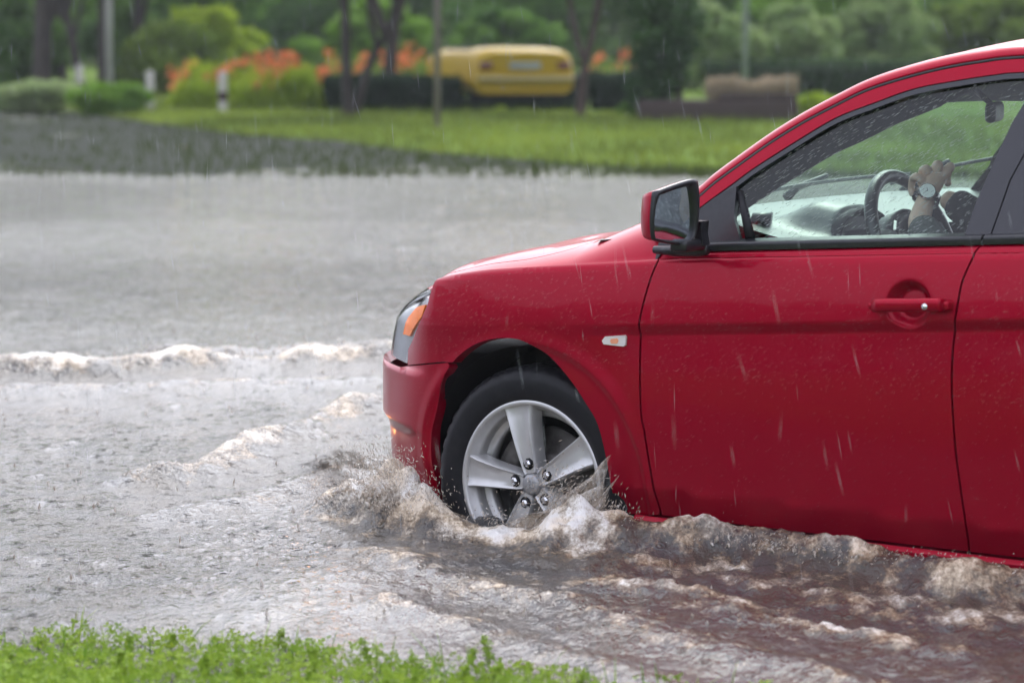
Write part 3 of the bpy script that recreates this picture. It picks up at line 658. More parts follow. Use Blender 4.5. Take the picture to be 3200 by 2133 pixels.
# ---- wheels
def wheel(name,loc,spin):
    w_=empty(name,loc); w_.parent=car; th=R(spin)
    def ringpt(r,y,a): return (r*math.sin(a),y,r*math.cos(a))   # a from up towards the front
    tp=[(.222,-.004),(.228,.006),(.250,.012),(.280,.013),(.302,.006),(.313,-.006),(.319,-.022),(.3195,-.045),(.3165,-.049),(.3195,-.053),(.320,-.09),(.3165,-.094),(.3165,-.099),(.320,-.103),(.3195,-.150),(.3165,-.154),(.319,-.158),(.317,-.185),(.30,-.205),(.25,-.21),(.215,-.20)]
    nA=180; V=[];F=[]
    for i in range(nA):
        a=2*math.pi*i/nA
        for j,(r,y) in enumerate(tp):
            rr=r
            if 5<=j<=17: rr=r-(.0055 if ((i+ (j if j<10 else -j))%4==0) else 0)
            V.append(ringpt(rr,y,a))
    m_=len(tp)
    for i in range(nA):
        for j in range(m_-1): F.append((i*m_+j,i*m_+j+1,((i+1)%nA)*m_+j+1,((i+1)%nA)*m_+j))
    mesh_obj('tyre',V,F,M['rubber'],w_)
    rim=MB()
    rp=[(.2285,-.006),(.2295,.002),(.227,.008),(.219,.009),(.2145,.004),(.212,-.010),(.204,-.016),(.198,-.035),(.1965,-.10),(.20,-.19)]
    rim.grid([[ringpt(r,y,a) for r,y in rp] for a in np.linspace(0,2*math.pi,97)])
    # inner step ring seen between the spokes
    rim.grid([[ringpt(r,y,a) for r,y in ((.199,-.05),(.184,-.055),(.178,-.062),(.176,-.085),(.19,-.09))] for a in np.linspace(0,2*math.pi,97)])
    ro=rim.build('rim',M['silver'],w_)
    for k in range(5):
        a=th+k*2*math.pi/5; d=np.array([math.sin(a),0,math.cos(a)]); q=np.array([math.cos(a),0,-math.sin(a)]); Y=np.array([0,1.,0])
        sp=MB(); GRr=[]
        for r,hw,y in ((.030,.019,.000),(.050,.0235,.001),(.075,.0265,.004),(.11,.030,.006),(.15,.035,.006),(.185,.040,.004),(.205,.0445,.001),(.217,.048,.004)):
            row=[]
            for t,h in ((-1.08,-.05),(-1.04,-.014),(-.99,-.003),(-.88,.001),(-.76,-.0008),(-.66,-.0045),(-.2,-.0058),(.2,-.0058),(.66,-.0045),(.76,-.0008),(.88,.001),(.99,-.003),(1.04,-.014),(1.08,-.05)):
                hh=h if r<.19 else h*.6+.4*min(h,-.0)+0
                if r<.075 and abs(t)<.6: hh=-.004
                row.append(d*r+q*hw*t+Y*(y+hh))
            GRr.append(row)
        sp.grid(GRr); sp.build('spoke',M['silver'],w_,autos=45)
        n_=MB(); c=d*.0572; n_.tube([c+Y*-.002,c+Y*-.0045],[.0175,.0150],18); hole=n_.build('lug_recess',M['dark'],w_)
        n_=MB(); n_.tube([c+Y*-.006,c+Y*.004,c+Y*.0085],[.0105,.0105,.006],6); n_.build('lug_nut',M['chrome'],w_,smooth=False)
    hb_=MB(); hb_.grid([[ringpt(r,y,a) for r,y in ((.001,.010),(.020,.009),(.0265,.006),(.0285,.002),(.029,-.006),(.040,-.008),(.046,-.02))] for a in np.linspace(0,2*math.pi,41)]); hb_.build('center_cap',noisy('cap_grey',[(.3,(.30,.30,.31)),(.7,(.38,.38,.39))],40,rough=.4,metal=.5,bs=0),w_)
    # small three-diamond emblem on the cap
    em=MB()
    for k in range(3):
        a=th+2*math.pi*k/3; d=np.array([math.sin(a),0,math.cos(a)]); q=np.array([math.cos(a),0,-math.sin(a)])
        em.add([d*.001+np.array([0,.0105,0]),d*.0085+q*.0042+np.array([0,.0108,0]),d*.0165+np.array([0,.0108,0]),d*.0085-q*.0042+np.array([0,.0108,0])],[(0,1,2,3)])
    em.build('emblem',M['chrome'],w_,smooth=False)
    bk=MB(); bk.grid([[ringpt(r,y,a) for r,y in ((.04,-.06),(.075,-.06),(.08,-.09),(.145,-.09),(.147,-.10),(.08,-.11))] for a in np.linspace(0,2*math.pi,49)]); bk.build('brake_disc',M['steel'],w_)
    bb=MB(); bb.grid([[ringpt(r,-.17,a) for r in (.01,.21)] for a in np.linspace(0,2*math.pi,33)]); bb.build('back_plate',M['dark'],w_)
    cl=MB(); cl.grid([[ringpt(r,y,a) for r,y in ((.09,-.075),(.10,-.055),(.15,-.055),(.155,-.075),(.155,-.12))] for a in np.linspace(R(40),R(105),10)]); cl.build('brake_caliper',M['steel'],w_)
    return w_
wheel('wheel',(0,-.030,.12),13)
wheel('wheel',(-2.635,-.030,.12),40)
for x in (0,-2.635):
    mb=MB(); mb.grid([[(x+.372*math.cos(a),y,.12+.372*math.sin(a)) for y in (float(S(x+.372*math.cos(a),.12+.372*math.sin(a))[1])-.022,-.16,-.30)] for a in np.linspace(-.4,math.pi+.4,40)]); mb.grid([[(x+r*math.cos(a),-.26,.12+r*math.sin(a)) for r in (.0,.372)] for a in np.linspace(-.4,math.pi+.4,40)])
    mb.build('wheel_liner',M['dark'],car)
# ---------------------------------------------------------------- terrain, water
SHO=np.array([on_z(x,y,0)[:2] for x,y in [(0,350),(250,352),(400,372),(560,398),(700,415),(1000,440),(1300,478),(1600,500),(1900,520),(2250,538),(2700,552),(3200,565)]])
def shore(x): 
    return np.where(x<SHO[0,0],SHO[0,1]+(SHO[0,0]-x)*.3,np.where(x>SHO[-1,0],SHO[-1,1]-(x-SHO[-1,0])*.15,np.interp(x,SHO[:,0],SHO[:,1])))
BK=np.array([on_z(x,y,0)[:2] for x,y in [(0,1998),(300,1994),(700,2008),(1100,2042),(1500,2090),(2050,2140),(3200,2330)]])
def bank(x): return np.interp(x,BK[:,0],BK[:,1])
def ground_z(x,y):
    d=y-shore(x); far=np.clip(d*.035,-.2,.05)+np.where(d>0,.02*fbm(x*1.1,y*.5,3),0)*sst(0,2,d)
    e=bank(x)-y; near=np.clip(e*.06-.02,-.2,.10)+.02*fbm(x*3,y*3,3)*sst(-.2,.1,e)
    verge=-.03+.045*sst(0,3.5,y-25.6-2.4*fbm(x*.7,y*.25+2,3))+.035*fbm(x*1.1+5,y*.45,4)+.012*fbm(x*4,y*1.6,2)
    far=np.where((y>24.3)&(d<.15),np.maximum(verge,-.02),far)
    return np.where(y>14,far,near)
def sheet(name,xs,ys,zf,m,kind='structure',att=None):
    X,Y=np.meshgrid(xs,ys,indexing='xy'); Z=zf(X,Y); a,b=X.shape
    V=np.stack([X,Y,Z],-1).reshape(-1,3); i=np.arange(a*b).reshape(a,b); F=np.stack([i[:-1,:-1],i[:-1,1:],i[1:,1:],i[1:,:-1]],-1).reshape(-1,4)
    me=bpy.data.meshes.new(name); me.vertices.add(len(V)); me.vertices.foreach_set('co',V.astype(np.float32).ravel())
    me.loops.add(F.size); me.loops.foreach_set('vertex_index',F.astype(np.int32).ravel()); me.polygons.add(len(F))
    me.polygons.foreach_set('loop_start',np.arange(0,F.size,4,dtype=np.int32)); me.polygons.foreach_set('loop_total',np.full(len(F),4,np.int32)); me.update(calc_edges=True)
    me.polygons.foreach_set('use_smooth',np.ones(len(F),bool)); me.materials.append(m)
    for k,f in (att or {}).items():
        at=me.attributes.new(k,'FLOAT','POINT'); at.data.foreach_set('value',f(X,Y).astype(np.float32).ravel())
    o=bpy.data.objects.new(name,me); COL.objects.link(o); tag(o,kind=kind); return o
def graded(core0,core1,step,lo,hi,g=1.12):
    c=list(np.arange(core0,core1,step)); s=step; a=c[-1]
    while a<hi: s*=g; a+=s; c.append(a)
    s=step; a=core0
    while a>lo: s*=g; a-=s; c.insert(0,a)
    return np.array(c)
gm=noisy('grass_ground',[(.25,(.045,.075,.012)),(.5,(.09,.15,.018)),(.62,(.13,.19,.025)),(.8,(.15,.15,.06))],1.1,rough=1.0,bs=.5,bd=.05,detail=8,spec=.06)
wt=N(gm,'ShaderNodeAttribute',attribute_name='soaked_reflect'); mxg=N(gm,'ShaderNodeMixRGB'); mxg.inputs[2].default_value=(.036,.041,.032,1); L(gm,wt.outputs['Fac'],mxg.inputs[0]); L(gm,P(gm).inputs['Base Color'].links[0].from_socket,mxg.inputs[1]); L(gm,mxg.outputs[0],P(gm).inputs['Base Color'])  # wet verge, its colour also darkened for the trees' reflection in the flood
sheet('ground',graded(-12,10,.25,-300,300,1.2),np.concatenate([graded(2,14,.1,-60,14,1.25),graded(24,60,.3,14.2,420,1.15)[lambda a:a>14.3] if False else np.concatenate([np.linspace(14.5,24,12),np.arange(24.3,60,.35),60+np.cumsum(1.2**np.arange(24))])]),ground_z,gm,att={'soaked_reflect':lambda X,Y:(1-sst(-.3,.5,Y-shore(X)+.5*fbm(X*1.3,Y*.6,3)))*(Y>14)})
# waves raised by the car: lumps and crests (world x, y, height, radius along, across, direction, froth)
def cxy(X,Y): p=cw(np.array([X,Y,0.])); return p[0],p[1]
CR=[]   # crests: polyline, height, width, froth
def wl(pts): return [tuple(on_z(x,y,0)[:2]) for x,y in pts]
CR.append((wl([(-400,1165),(0,1160),(300,1165),(600,1150),(800,1135),(1000,1125),(1220,1120),(1500,1118)]),.058,.11,.80))
CR.append((wl([(500,1128),(800,1112),(1000,1098),(1220,1095)]),.055,.08,.52))
CR.append((wl([(-300,1215),(100,1210),(500,1215),(800,1195),(1200,1180)]),.015,.10,.30))
CR.append((wl([(1250,1262),(1120,1285),(1000,1318),(860,1380),(760,1420),(600,1470),(420,1500)]),.045,.07,.62))
CR.append((wl([(1225,1445),(1120,1460),(980,1500),(820,1540),(560,1600)]),.022,.10,.30))
CR.append(([cxy(x,y) for x,y in [(.62,.02),(.45,.10),(.30,.13),(.18,.14)]],.050,.08,.75))
CR.append(([cxy(x,y) for x,y in [(.18,.14),(.05,.16),(-.08,.15),(-.25,.12)]],.018,.06,.8))
CR.append(([cxy(x,y) for x,y in [(-.22,.10),(-.33,.09),(-.6,.05),(-.9,.06),(-1.2,.07),(-1.6,.08),(-2.3,.10)]],.066,.085,.26))
CR.append(([cxy(x,y) for x,y in [(-.30,.22),(-.6,.24),(-1.0,.28),(-1.5,.34),(-2.2,.42)]],.017,.10,.42))
CR.append(([cxy(x,y) for x,y in [(.10,.50),(-.30,.66),(-.8,.84),(-1.4,1.04),(-2.2,1.3)]],.020,.07,.30))
CR.append(([cxy(x,y) for x,y in [(-.30,.95),(-.8,1.14),(-1.4,1.34),(-2.2,1.6)]],.015,.06,.26))
CR.append(([cxy(x,y) for x,y in [(-.6,.50),(-1.0,.58),(-1.6,.70)]],.018,.06,.55))
LM=[]   # lumps: car coordinates X,Y, height, radius forward, radius across, froth
LM+=[(.41,.05,.085,.075,.08,.8),(.33,.09,.06,.09,.08,.8),(.24,.14,.03,.09,.08,.9),(.55,.05,.03,.08,.07,.6),
     (-.14,.05,.05,.05,.04,.7),(-.20,.05,.05,.05,.04,.7),(-.03,.08,.015,.07,.06,.9),(-.25,.05,.05,.05,.05,.8),
     (-.345,.04,.05,.045,.05,.8),(-.56,.03,.03,.07,.05,.6),(-1.0,.04,.02,.12,.05,.35),(-1.35,.1,.02,.1,.08,.4)]
def seg_d(px,py,poly):
    best=np.full(px.shape,1e9); side=np.zeros(px.shape)
    for (ax,ay),(bx,by) in zip(poly[:-1],poly[1:]):
        dx,dy=bx-ax,by-ay; L2=dx*dx+dy*dy; t=np.clip(((px-ax)*dx+(py-ay)*dy)/L2,0,1); d=np.hypot(px-ax-t*dx,py-ay-t*dy); best=np.minimum(best,d)
    return best
def wfield(x,y):
    wx=x+.05*fbm(x*3.1,y*2.3,3); wy=y+.09*fbm(x*2.7+40,y*2.1+11,3)
    z=np.zeros(x.shape); fo=np.zeros(x.shape)
    for poly,h,wd,f in CR:
        d=seg_d(wx,wy,poly); e=np.exp(-(d/wd)**2); mod=(.25+1.3*vnoise(x*6.3+h*900,y*4.7)) if f>.35 else (.72+.55*vnoise(x*3.1+h*900,y*2.7))
        z+=h*e*mod; fo=np.maximum(fo,f*np.exp(-(d/(wd*1.15))**2)*(.6+.7*vnoise(x*7+3,y*4+h*700)))
    U=(wx-CAR_O[0])*DF[0]+(wy-CAR_O[1])*DF[1]; Vv=(wx-CAR_O[0])*DN[0]+(wy-CAR_O[1])*DN[1]
    for X,Y,h,ra,rc,f in LM:
        e=np.exp(-((U-X)/ra)**2-((Vv-Y)/rc)**2); z+=h*e*(.75+.5*vnoise(x*23,y*19)); fo=np.maximum(fo,f*e**.55)
    near=np.exp(-((y-8.6)/2.6)**2)
    rough=np.exp(-(np.maximum(Vv-.1,0)/.9)**2)*(U<.9)*sst(1.1,.2,U)
    ch=fbm(x*2.6+.3*y,y*1.5,3)*.012*(.5+near)+fbm(x*9,y*5,3)*.006*(.35+.6*near+.8*rough)
    rid=1-np.abs(fbm(x*15+5,y*9,4))*2.2; ch+=rid*.0048*(.30+.75*rough+fo*1.0)
    fine=fbm(x*38+9,y*24,3); z=z+ch*(1-sst(15,30,y)*.6)+(fine*.013+ (1-np.abs(fine)*3)*.003)*np.clip(fo+.45*rough,0,1.3)
    fo=fo+.55*fbm(x*21,y*13,4)+.22*np.clip((z-.05)*8,0,1)
    fo=fo+.13*rough+ (0.16*rough+.16*near*0)*np.clip(rid,0,1)-.02  # white flecks painted in for glints and bubbles beside the car
    return z,np.clip(fo,0,1.6)
wm=mat('muddy_water',(.070,.066,.064),rough=.1,spec=.5,ior=1.46); v=coords(wm,(1,1,1))
fa=N(wm,'ShaderNodeAttribute',attribute_name='foam_glint')
n1=noise(wm,coords(wm,(1,.55,1)),26,5,.62); n2=noise(wm,coords(wm,(1,.45,1)),85,4,.6); n3=noise(wm,coords(wm,(1,.35,1)),3.2,3,.55)
b1=bump(wm,n3.outputs['Fac'],.9,.06); b2=bump(wm,n1.outputs['Fac'],.9,.030,b1.outputs[0]); b3=bump(wm,n2.outputs['Fac'],.8,.014,b2.outputs[0])
# rings and pits of the falling drops
vr=N(wm,'ShaderNodeTexVoronoi'); vr.inputs['Scale'].default_value=16; vr.inputs['Randomness'].default_value=1; L(wm,v,vr.inputs[0])
rr=ramp(wm,vr.outputs['Distance'],[(0,(1,1,1)),(.10,(0,0,0)),(.2,(.55,.55,.55)),(.3,(0,0,0))]); b4=bump(wm,rr.outputs[0],.5,.012,b3.outputs[0])
cp=N(wm,'ShaderNodeAttribute',attribute_name='chop')
for b_,s_ in ((b1,.9),(b2,.9),(b3,.8),(b4,.9)):
    mm=N(wm,'ShaderNodeMath',operation='MULTIPLY'); L(wm,cp.outputs['Fac'],mm.inputs[0]); mm.inputs[1].default_value=s_; L(wm,mm.outputs[0],b_.inputs['Strength'])
L(wm,b4.outputs[0],P(wm).inputs['Normal'])
fn=noise(wm,coords(wm,(1,.6,1)),80,6,.7); ad=N(wm,'ShaderNodeMath',operation='MULTIPLY_ADD'); L(wm,fn.outputs['Fac'],ad.inputs[0]); ad.inputs[1].default_value=1.15; L(wm,fa.outputs['Fac'],ad.inputs[2])
fr=ramp(wm,ad.outputs[0],[(.86,(0,0,0)),(1.0,(.35,.35,.35)),(1.0,(.35,.35,.35))]); 
mr=N(wm,'ShaderNodeMapRange'); L(wm,ad.outputs[0],mr.inputs[0]); mr.inputs[1].default_value=.92; mr.inputs[2].default_value=1.55
cr_=ramp(wm,mr.outputs[0],[(0,(.070,.066,.064)),(.25,(.17,.14,.11)),(.5,(.36,.31,.25)),(.75,(.62,.57,.50)),(1,(.80,.77,.73))]); tn=noise(wm,v,7,3); trp=ramp(wm,tn.outputs['Fac'],[(.42,(1,.88,.73)),(.58,(1,1,1))]); tmx=N(wm,'ShaderNodeMixRGB',blend_type='MULTIPLY'); tmx.inputs[0].default_value=1; L(wm,cr_.outputs[0],tmx.inputs[1]); L(wm,trp.outputs[0],tmx.inputs[2]); L(wm,tmx.outputs[0],P(wm).inputs['Base Color'])
r2=ramp(wm,mr.outputs[0],[(0,(.06,.06,.06)),(.5,(.15,.15,.15)),(1,(.35,.35,.35))]); L(wm,r2.outputs[0],P(wm).inputs['Roughness'])
_c={}
def shade_side(x,y):
    U=(x-CAR_O[0])*DF[0]+(y-CAR_O[1])*DF[1]; V_=(x-CAR_O[0])*DN[0]+(y-CAR_O[1])*DN[1]; return sst(.4,-.2,U)*sst(2.2,1.2,V_)
def wz(X,Y): _c['r']=wfield(X,Y); return _c['r'][0]
xs=graded(-1.75,1.75,.0085,-60,60,1.10); ys=np.concatenate([[-3,0,1.5,2.5,3.2],np.linspace(3.6,5.5,30)[:-1],np.arange(5.5,9.4,.0125),np.arange(9.4,13,.026),np.arange(13,20,.09),np.arange(20,50,.35),50+np.cumsum(1.2**np.arange(16))])
water=sheet('water',xs,ys,wz,wm,att={'foam_glint':lambda X,Y:_c['r'][1],'chop':lambda X,Y:(1-.62*shade_side(X,Y))*(.80+.62*vnoise(X*.55+2,Y*.33))*1.0-.96*sst(25.0,27.5,Y+1.2*fbm(X*.9,Y*.4,3))*(1-.35*sst(.66,.78,vnoise(X*.35+3,Y*.28+7)))})
# ---------------------------------------------------------------- leaves
def leaf_quads(C,size,flat=.0,up=0.0,asp=1.7):
    n=len(C); a=rng.normal(size=(n,3)); a[:,2]=a[:,2]*(1-flat)+up; a/=np.linalg.norm(a,axis=1)[:,None]; b=rng.normal(size=(n,3)); b-=a*(a*b).sum(1)[:,None]; b/=np.linalg.norm(b,axis=1)[:,None]
    s=(size*(.6+.8*rng.random(n)))[:,None]; return np.stack([C-a*s*asp*.5,C+b*s*.42,C+a*s*asp*.5,C-b*s*.42],1).reshape(-1,3)
def blob_pts(n,blobs,shell=.55):
    B_=np.array(blobs,float); vol=B_[:,3]*B_[:,4]*B_[:,5]; k=rng.choice(len(B_),n,p=(vol**.75)/(vol**.75).sum())
    d=rng.normal(size=(n,3)); d/=np.linalg.norm(d,axis=1)[:,None]; r=(shell+(1-shell)*rng.random(n))**.8
    return B_[k,:3]+d*r[:,None]*B_[k,3:6],k
def crown_blobs(c,r,n,sub=.38):
    out=[]
    for _ in range(n):
        d=rng.normal(size=3); d/=np.linalg.norm(d); q=rng.random()**.4*.8; s=sub*(.6+.8*rng.random())
        out.append((c[0]+d[0]*r[0]*q,c[1]+d[1]*r[1]*q,c[2]+d[2]*r[2]*q,r[0]*s,r[1]*s,r[2]*s*.8))
    return out
def foliage(name,blobs,n,size,m,parent=None,shell=.5,**k):
    p,kk=blob_pts(n,blobs,shell); t=np.clip(rng.random(len(blobs))[kk]*.6+rng.random(n)*.4,0,1)
    p=p[p[:,2]>.0] if False else p; return quads_obj(name,leaf_quads(p,np.full(n,size),**k),m,parent,t)
LG=dict(
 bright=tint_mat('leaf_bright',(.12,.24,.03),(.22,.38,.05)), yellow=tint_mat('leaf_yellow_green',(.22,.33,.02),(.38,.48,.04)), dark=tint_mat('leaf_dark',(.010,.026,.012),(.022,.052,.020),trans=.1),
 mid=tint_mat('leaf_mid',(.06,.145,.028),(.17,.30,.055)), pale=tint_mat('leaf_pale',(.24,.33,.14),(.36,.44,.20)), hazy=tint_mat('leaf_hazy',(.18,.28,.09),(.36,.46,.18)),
 orange=tint_mat('lily_orange',(.60,.17,.06),(.82,.30,.11),trans=.3), olive=tint_mat('leaf_olive',(.12,.19,.03),(.22,.31,.05)), straw=tint_mat('straw',(.24,.19,.13),(.40,.33,.23)),
 near=tint_mat('leaf_near',(.075,.19,.015),(.30,.40,.04),trans=.3))
bark=noisy('bark',[(.3,(.018,.014,.013)),(.7,(.055,.042,.036))],9,rough=.9,bs=.8,bd=.02,sc=(1,1,.25))
bark2=noisy('reddish_bark',[(.3,(.045,.026,.024)),(.7,(.10,.065,.055))],9,rough=.9,bs=.8,bd=.02,sc=(1,1,.25))
def gp(x,y,z=.05): p=on_z(x,y,z); return p[0],p[1]
def at(px,Y,py): # height of a pixel row at a given distance along the view
    v=ray(px,py); t=Y/v[1]; return _C+t*v
def limbs(name,paths,m,parent):
    mb=MB()
    for pts,r in paths: mb.tube(spline(pts,4),np.linspace(r[0],r[1],4*(len(pts)-1)+1),8)
    return mb.build(name,m,parent)
# ---------------------------------------------------------------- bollards and poles
bw=noisy('bollard_white',[(.35,(.36,.34,.31)),(.6,(.55,.52,.48))],14,rough=.8,bs=.3); bb_=noisy('bollard_band',[(.3,(.02,.008,.012)),(.7,(.05,.015,.02))],20,rough=.6)
for i,(px,py,lab) in enumerate([(250,312,'white bollard half hidden behind the pale green shrub at far left'),(470,349,'white bollard with a dark band in front of the bright green plants'),(697,353,'white bollard with a dark band at the left end of the orange lilies')]):
    x,y=gp(px,py); e=tag(empty('bollard',(x,y,.02),rng.random()*3),lab,'bollard','bollards at the edge of the grass')
    h=.66; mb=MB(); ag=np.linspace(0,2*math.pi,17)
    mb.grid([[(r*math.cos(a),r*math.sin(a),z) for a in ag] for r,z in ((.068,-.05),(.068,h-.07),(.062,h-.03),(.045,h-.008),(.001,h))]); mb.build('post',bw,e)
    mb=MB(); mb.grid([[(.0715*math.cos(a),.0715*math.sin(a),z) for a in ag] for z in (.215,.35)]); mb.build('band',bb_,e)
def pole(px,py,w_px,h,m,lab,cat,name,lean=0):
    x,y=gp(px,py); s=FP/y; r=w_px/s/2; e=tag(empty(name,(x,y,0)),lab,cat)
    mb=MB(); mb.tube([(0,0,-.1),(lean*h*.5,0,h*.5),(lean*h,0,h)],[r,r*.9,r*.75],12,); mb.build('shaft',m,e)
    mb=MB(); mb.tube([(0,0,0),(0,0,.10)],[r*1.5,r*1.2],12); mb.build('base_collar',m,e); return e
pm1=noisy('pale_pole',[(.3,(.42,.40,.42)),(.7,(.55,.53,.55))],6,rough=.6); pm2=noisy('weathered_pole',[(.3,(.17,.14,.13)),(.7,(.26,.22,.21))],6,rough=.8,sc=(1,1,.2)); pm3=noisy('grey_pole',[(.3,(.22,.25,.27)),(.7,(.30,.33,.35))],6,rough=.6)
pole(342,300,25,7.5,pm1,'tall pale white pole rising behind the green plants at left','pole','lamp_pole')
pole(1366,402,21,6.5,pm2,'slim grey-brown pole standing in the grass beside the yellow car','pole','sign_pole',.003)
pole(2327,318,20,7.5,pm3,'grey-blue pole rising behind the brown planter','pole','lamp_pole')
# ---------------------------------------------------------------- trees whose trunks show
def tree(lab,name,base,paths,blobs,n,size,lm,bm=bark,group=None,shell=.4):
    e=tag(empty(name,(base[0],base[1],0)),lab,'tree',group)
    limbs('trunk',paths,bm,e)
    if blobs: foliage('crown',blobs,n,size,lm,e,shell)
    return e
x,y=gp(1090,366); s=FP/y
def rel(px,py,dy=0): p=at(px,y+dy,py); return (p[0]-x,dy,p[2])
tree('dark twin trunked tree leaning apart behind the pole and dark hedge','tree',(x,y),[([(0,0,-.1),rel(1082,200),rel(1078,60),rel(1060,-150),rel(1020,-420)],(.085,.05)),([(.05,.1,-.1),rel(1130,280,.1),rel(1165,180,.2),rel(1225,60,.2),rel(1290,-200,.3)],(.07,.04)),([rel(1180,160,.2),rel(1160,60,.1),rel(1130,-150,0)],(.05,.03))],
  crown_blobs(rel(1120,-330),(2.2,1.6,1.1),22),9000,.085,LG['mid'])
x,y=gp(1205,330)
tree('dark forked tree rising out of the orange lilies','tree',(x,y),[([(0,0,-.1),rel(1222,170),rel(1235,60),rel(1250,-200)],(.12,.07)),([rel(1215,130),rel(1180,40),rel(1130,-160)],(.09,.05)),([rel(1225,110),rel(1255,20),rel(1310,-180)],(.07,.04))],crown_blobs(rel(1230,-380),(2.3,1.8,1.3),20),8000,.09,LG['mid'])
x,y=gp(1812,364)
tree('reddish forked tree trunk at the right end of the yellow car','tree',(x,y),[([(0,0,-.1),rel(1818,280),rel(1832,180),rel(1858,80),rel(1890,-150)],(.075,.04)),([rel(1828,200),rel(1800,110),rel(1780,0),rel(1760,-160)],(.05,.03))],crown_blobs(rel(1830,-260),(1.9,1.4,.95),22),9000,.08,LG['mid'],bark2)
x,y=gp(2185,372)
colb=[(0+.06*rng.normal(),.06*rng.normal(),z,.40*(1-.02*z),.42,.30) for z in np.linspace(.45,4.2,20)]
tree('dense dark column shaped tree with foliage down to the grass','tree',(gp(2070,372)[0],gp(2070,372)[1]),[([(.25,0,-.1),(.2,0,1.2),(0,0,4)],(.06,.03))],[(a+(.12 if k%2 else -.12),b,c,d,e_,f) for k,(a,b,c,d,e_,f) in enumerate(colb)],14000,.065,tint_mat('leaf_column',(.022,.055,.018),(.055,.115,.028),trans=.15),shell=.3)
for i,(px,py,lean,w_) in enumerate([(128,300,.02,.20),(200,290,-.03,.12),(262,300,-.10,.09),(318,300,.01,.10),(420,285,.03,.12)]):
    x,y=gp(px,py); y0=y
    tree(['thick dark tree trunk at the far left edge of the park','slim dark trunk just right of the thickest left trunk','thin trunk leaning left behind the left bollard','straight dark trunk right beside the pale white pole','dark trunk half hidden behind the big yellow-green bush'][i],'tree',(x,y),[([(0,0,-.1),(lean*3,0,1.6),(lean*9,0,5)],(w_,w_*.6)),([(lean*2,0,1.0),(lean*2+.3,.1,2.2),(.9,.2,4.2)],(w_*.5,w_*.25))],crown_blobs((lean*8,0,4.4),(2.2,1.8,1.5),16),5500,.11,LG['mid'] if i%2 else LG['dark'],group='dark trunks on the left')
# ---------------------------------------------------------------- hedges, shrubs, lilies
def boxhedge(lab,px0,px1,pyb,hgt,dep,m,n,name='clipped_hedge'):
    xa,ya=gp(px0,pyb); xb,_=gp(px1,pyb); e=tag(empty(name,((xa+xb)/2,ya+dep/2,0)),lab,'hedge')
    w_=abs(xb-xa); p=rng.random((n,3))*[w_,dep,hgt]-[w_/2,dep/2,0]
    k=rng.integers(0,3,n); p[k==0,1]=-dep/2+rng.normal(size=(k==0).sum())*.03; p[k==1,2]=hgt+rng.normal(size=(k==1).sum())*.03
    p[:,2]+=.05*fbm(p[:,0]*2,p[:,1]*2,2)*(p[:,2]>hgt*.6); p[:,:2]*=1-.06*(1-np.clip(p[:,2:]/hgt,0,1))**2
    quads_obj('leaves',leaf_quads(p,np.full(n,.05)),m,e,rng.random(n))
    mb=MB(); mb.box((0,0,hgt*.47),(w_*.95,dep*.85,hgt*.9)); mb.build('dark_core',M['dark'],e,bevel=.08); return e  # plain dark box fills the inside of the hedge
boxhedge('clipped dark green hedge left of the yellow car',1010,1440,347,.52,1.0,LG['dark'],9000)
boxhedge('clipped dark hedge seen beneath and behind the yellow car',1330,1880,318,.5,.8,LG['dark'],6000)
boxhedge('strip of dark leaves added for the shade beneath the yellow car',1425,1835,346,.17,.5,LG['dark'],4500)  # dark leaf strip put in for the shade under the car
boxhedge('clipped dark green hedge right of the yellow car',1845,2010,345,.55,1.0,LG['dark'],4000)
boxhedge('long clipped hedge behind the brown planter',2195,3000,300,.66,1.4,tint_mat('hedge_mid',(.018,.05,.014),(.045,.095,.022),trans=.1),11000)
def shrub(lab,px,pyb,w_px,h_px,m,n,size,name='shrub',cat='shrub',group=None,nb=14,d=.8):
    x,y=gp(px,pyb); s=FP/y; r=w_px/s/2; h=h_px/s; e=tag(empty(name,(x,y,0)),lab,cat,group)
    foliage('foliage',crown_blobs((0,0,h*.42),(r*.85,r*.85*d,h*.48),nb,.55)+[(0,0,h*.25,r*.8,r*.7*d,h*.3)],n,size,m,e,.35)
    mb=MB()
    for k in range(5):
        a=k*1.3; mb.tube([(.03*math.cos(a),.03*math.sin(a),-.05),(r*.25*math.cos(a),r*.2*math.sin(a),h*.4),(r*.5*math.cos(a),r*.3*math.sin(a),h*.75)],[.02,.014,.006],5)
    mb.build('stems',bark,e); return e
shrub('pale grey-green mound shrub at the left edge',110,346,270,112,LG['pale'],7000,.06)
shrub('bright green leafy clump between the two left bollards',345,352,250,120,LG['bright'],7000,.06,nb=20)
shrub('dark low green clump beside the middle bollard',395,354,90,60,LG['mid'],1500,.05)
shrub('big rounded yellow-green bush behind the lilies',520,296,330,245,LG['olive'],12000,.09,nb=30)
shrub('rounded olive bush right of the biggest bush',735,290,190,200,LG['olive'],7000,.09,nb=20)
shrub('bright tall bush behind the left of the twin trunks',975,270,180,190,LG['bright'],6000,.10,nb=20)
shrub('small bright green shrub beside the right end of the planter',2560,352,150,75,LG['yellow'],2500,.06)
shrub('dark leafy bush beneath the column shaped tree',1965,362,80,70,LG['mid'],1800,.05)
shrub('low tuft of yellow-green weeds under the back of the yellow car',1560,352,50,34,LG['yellow'],500,.05)
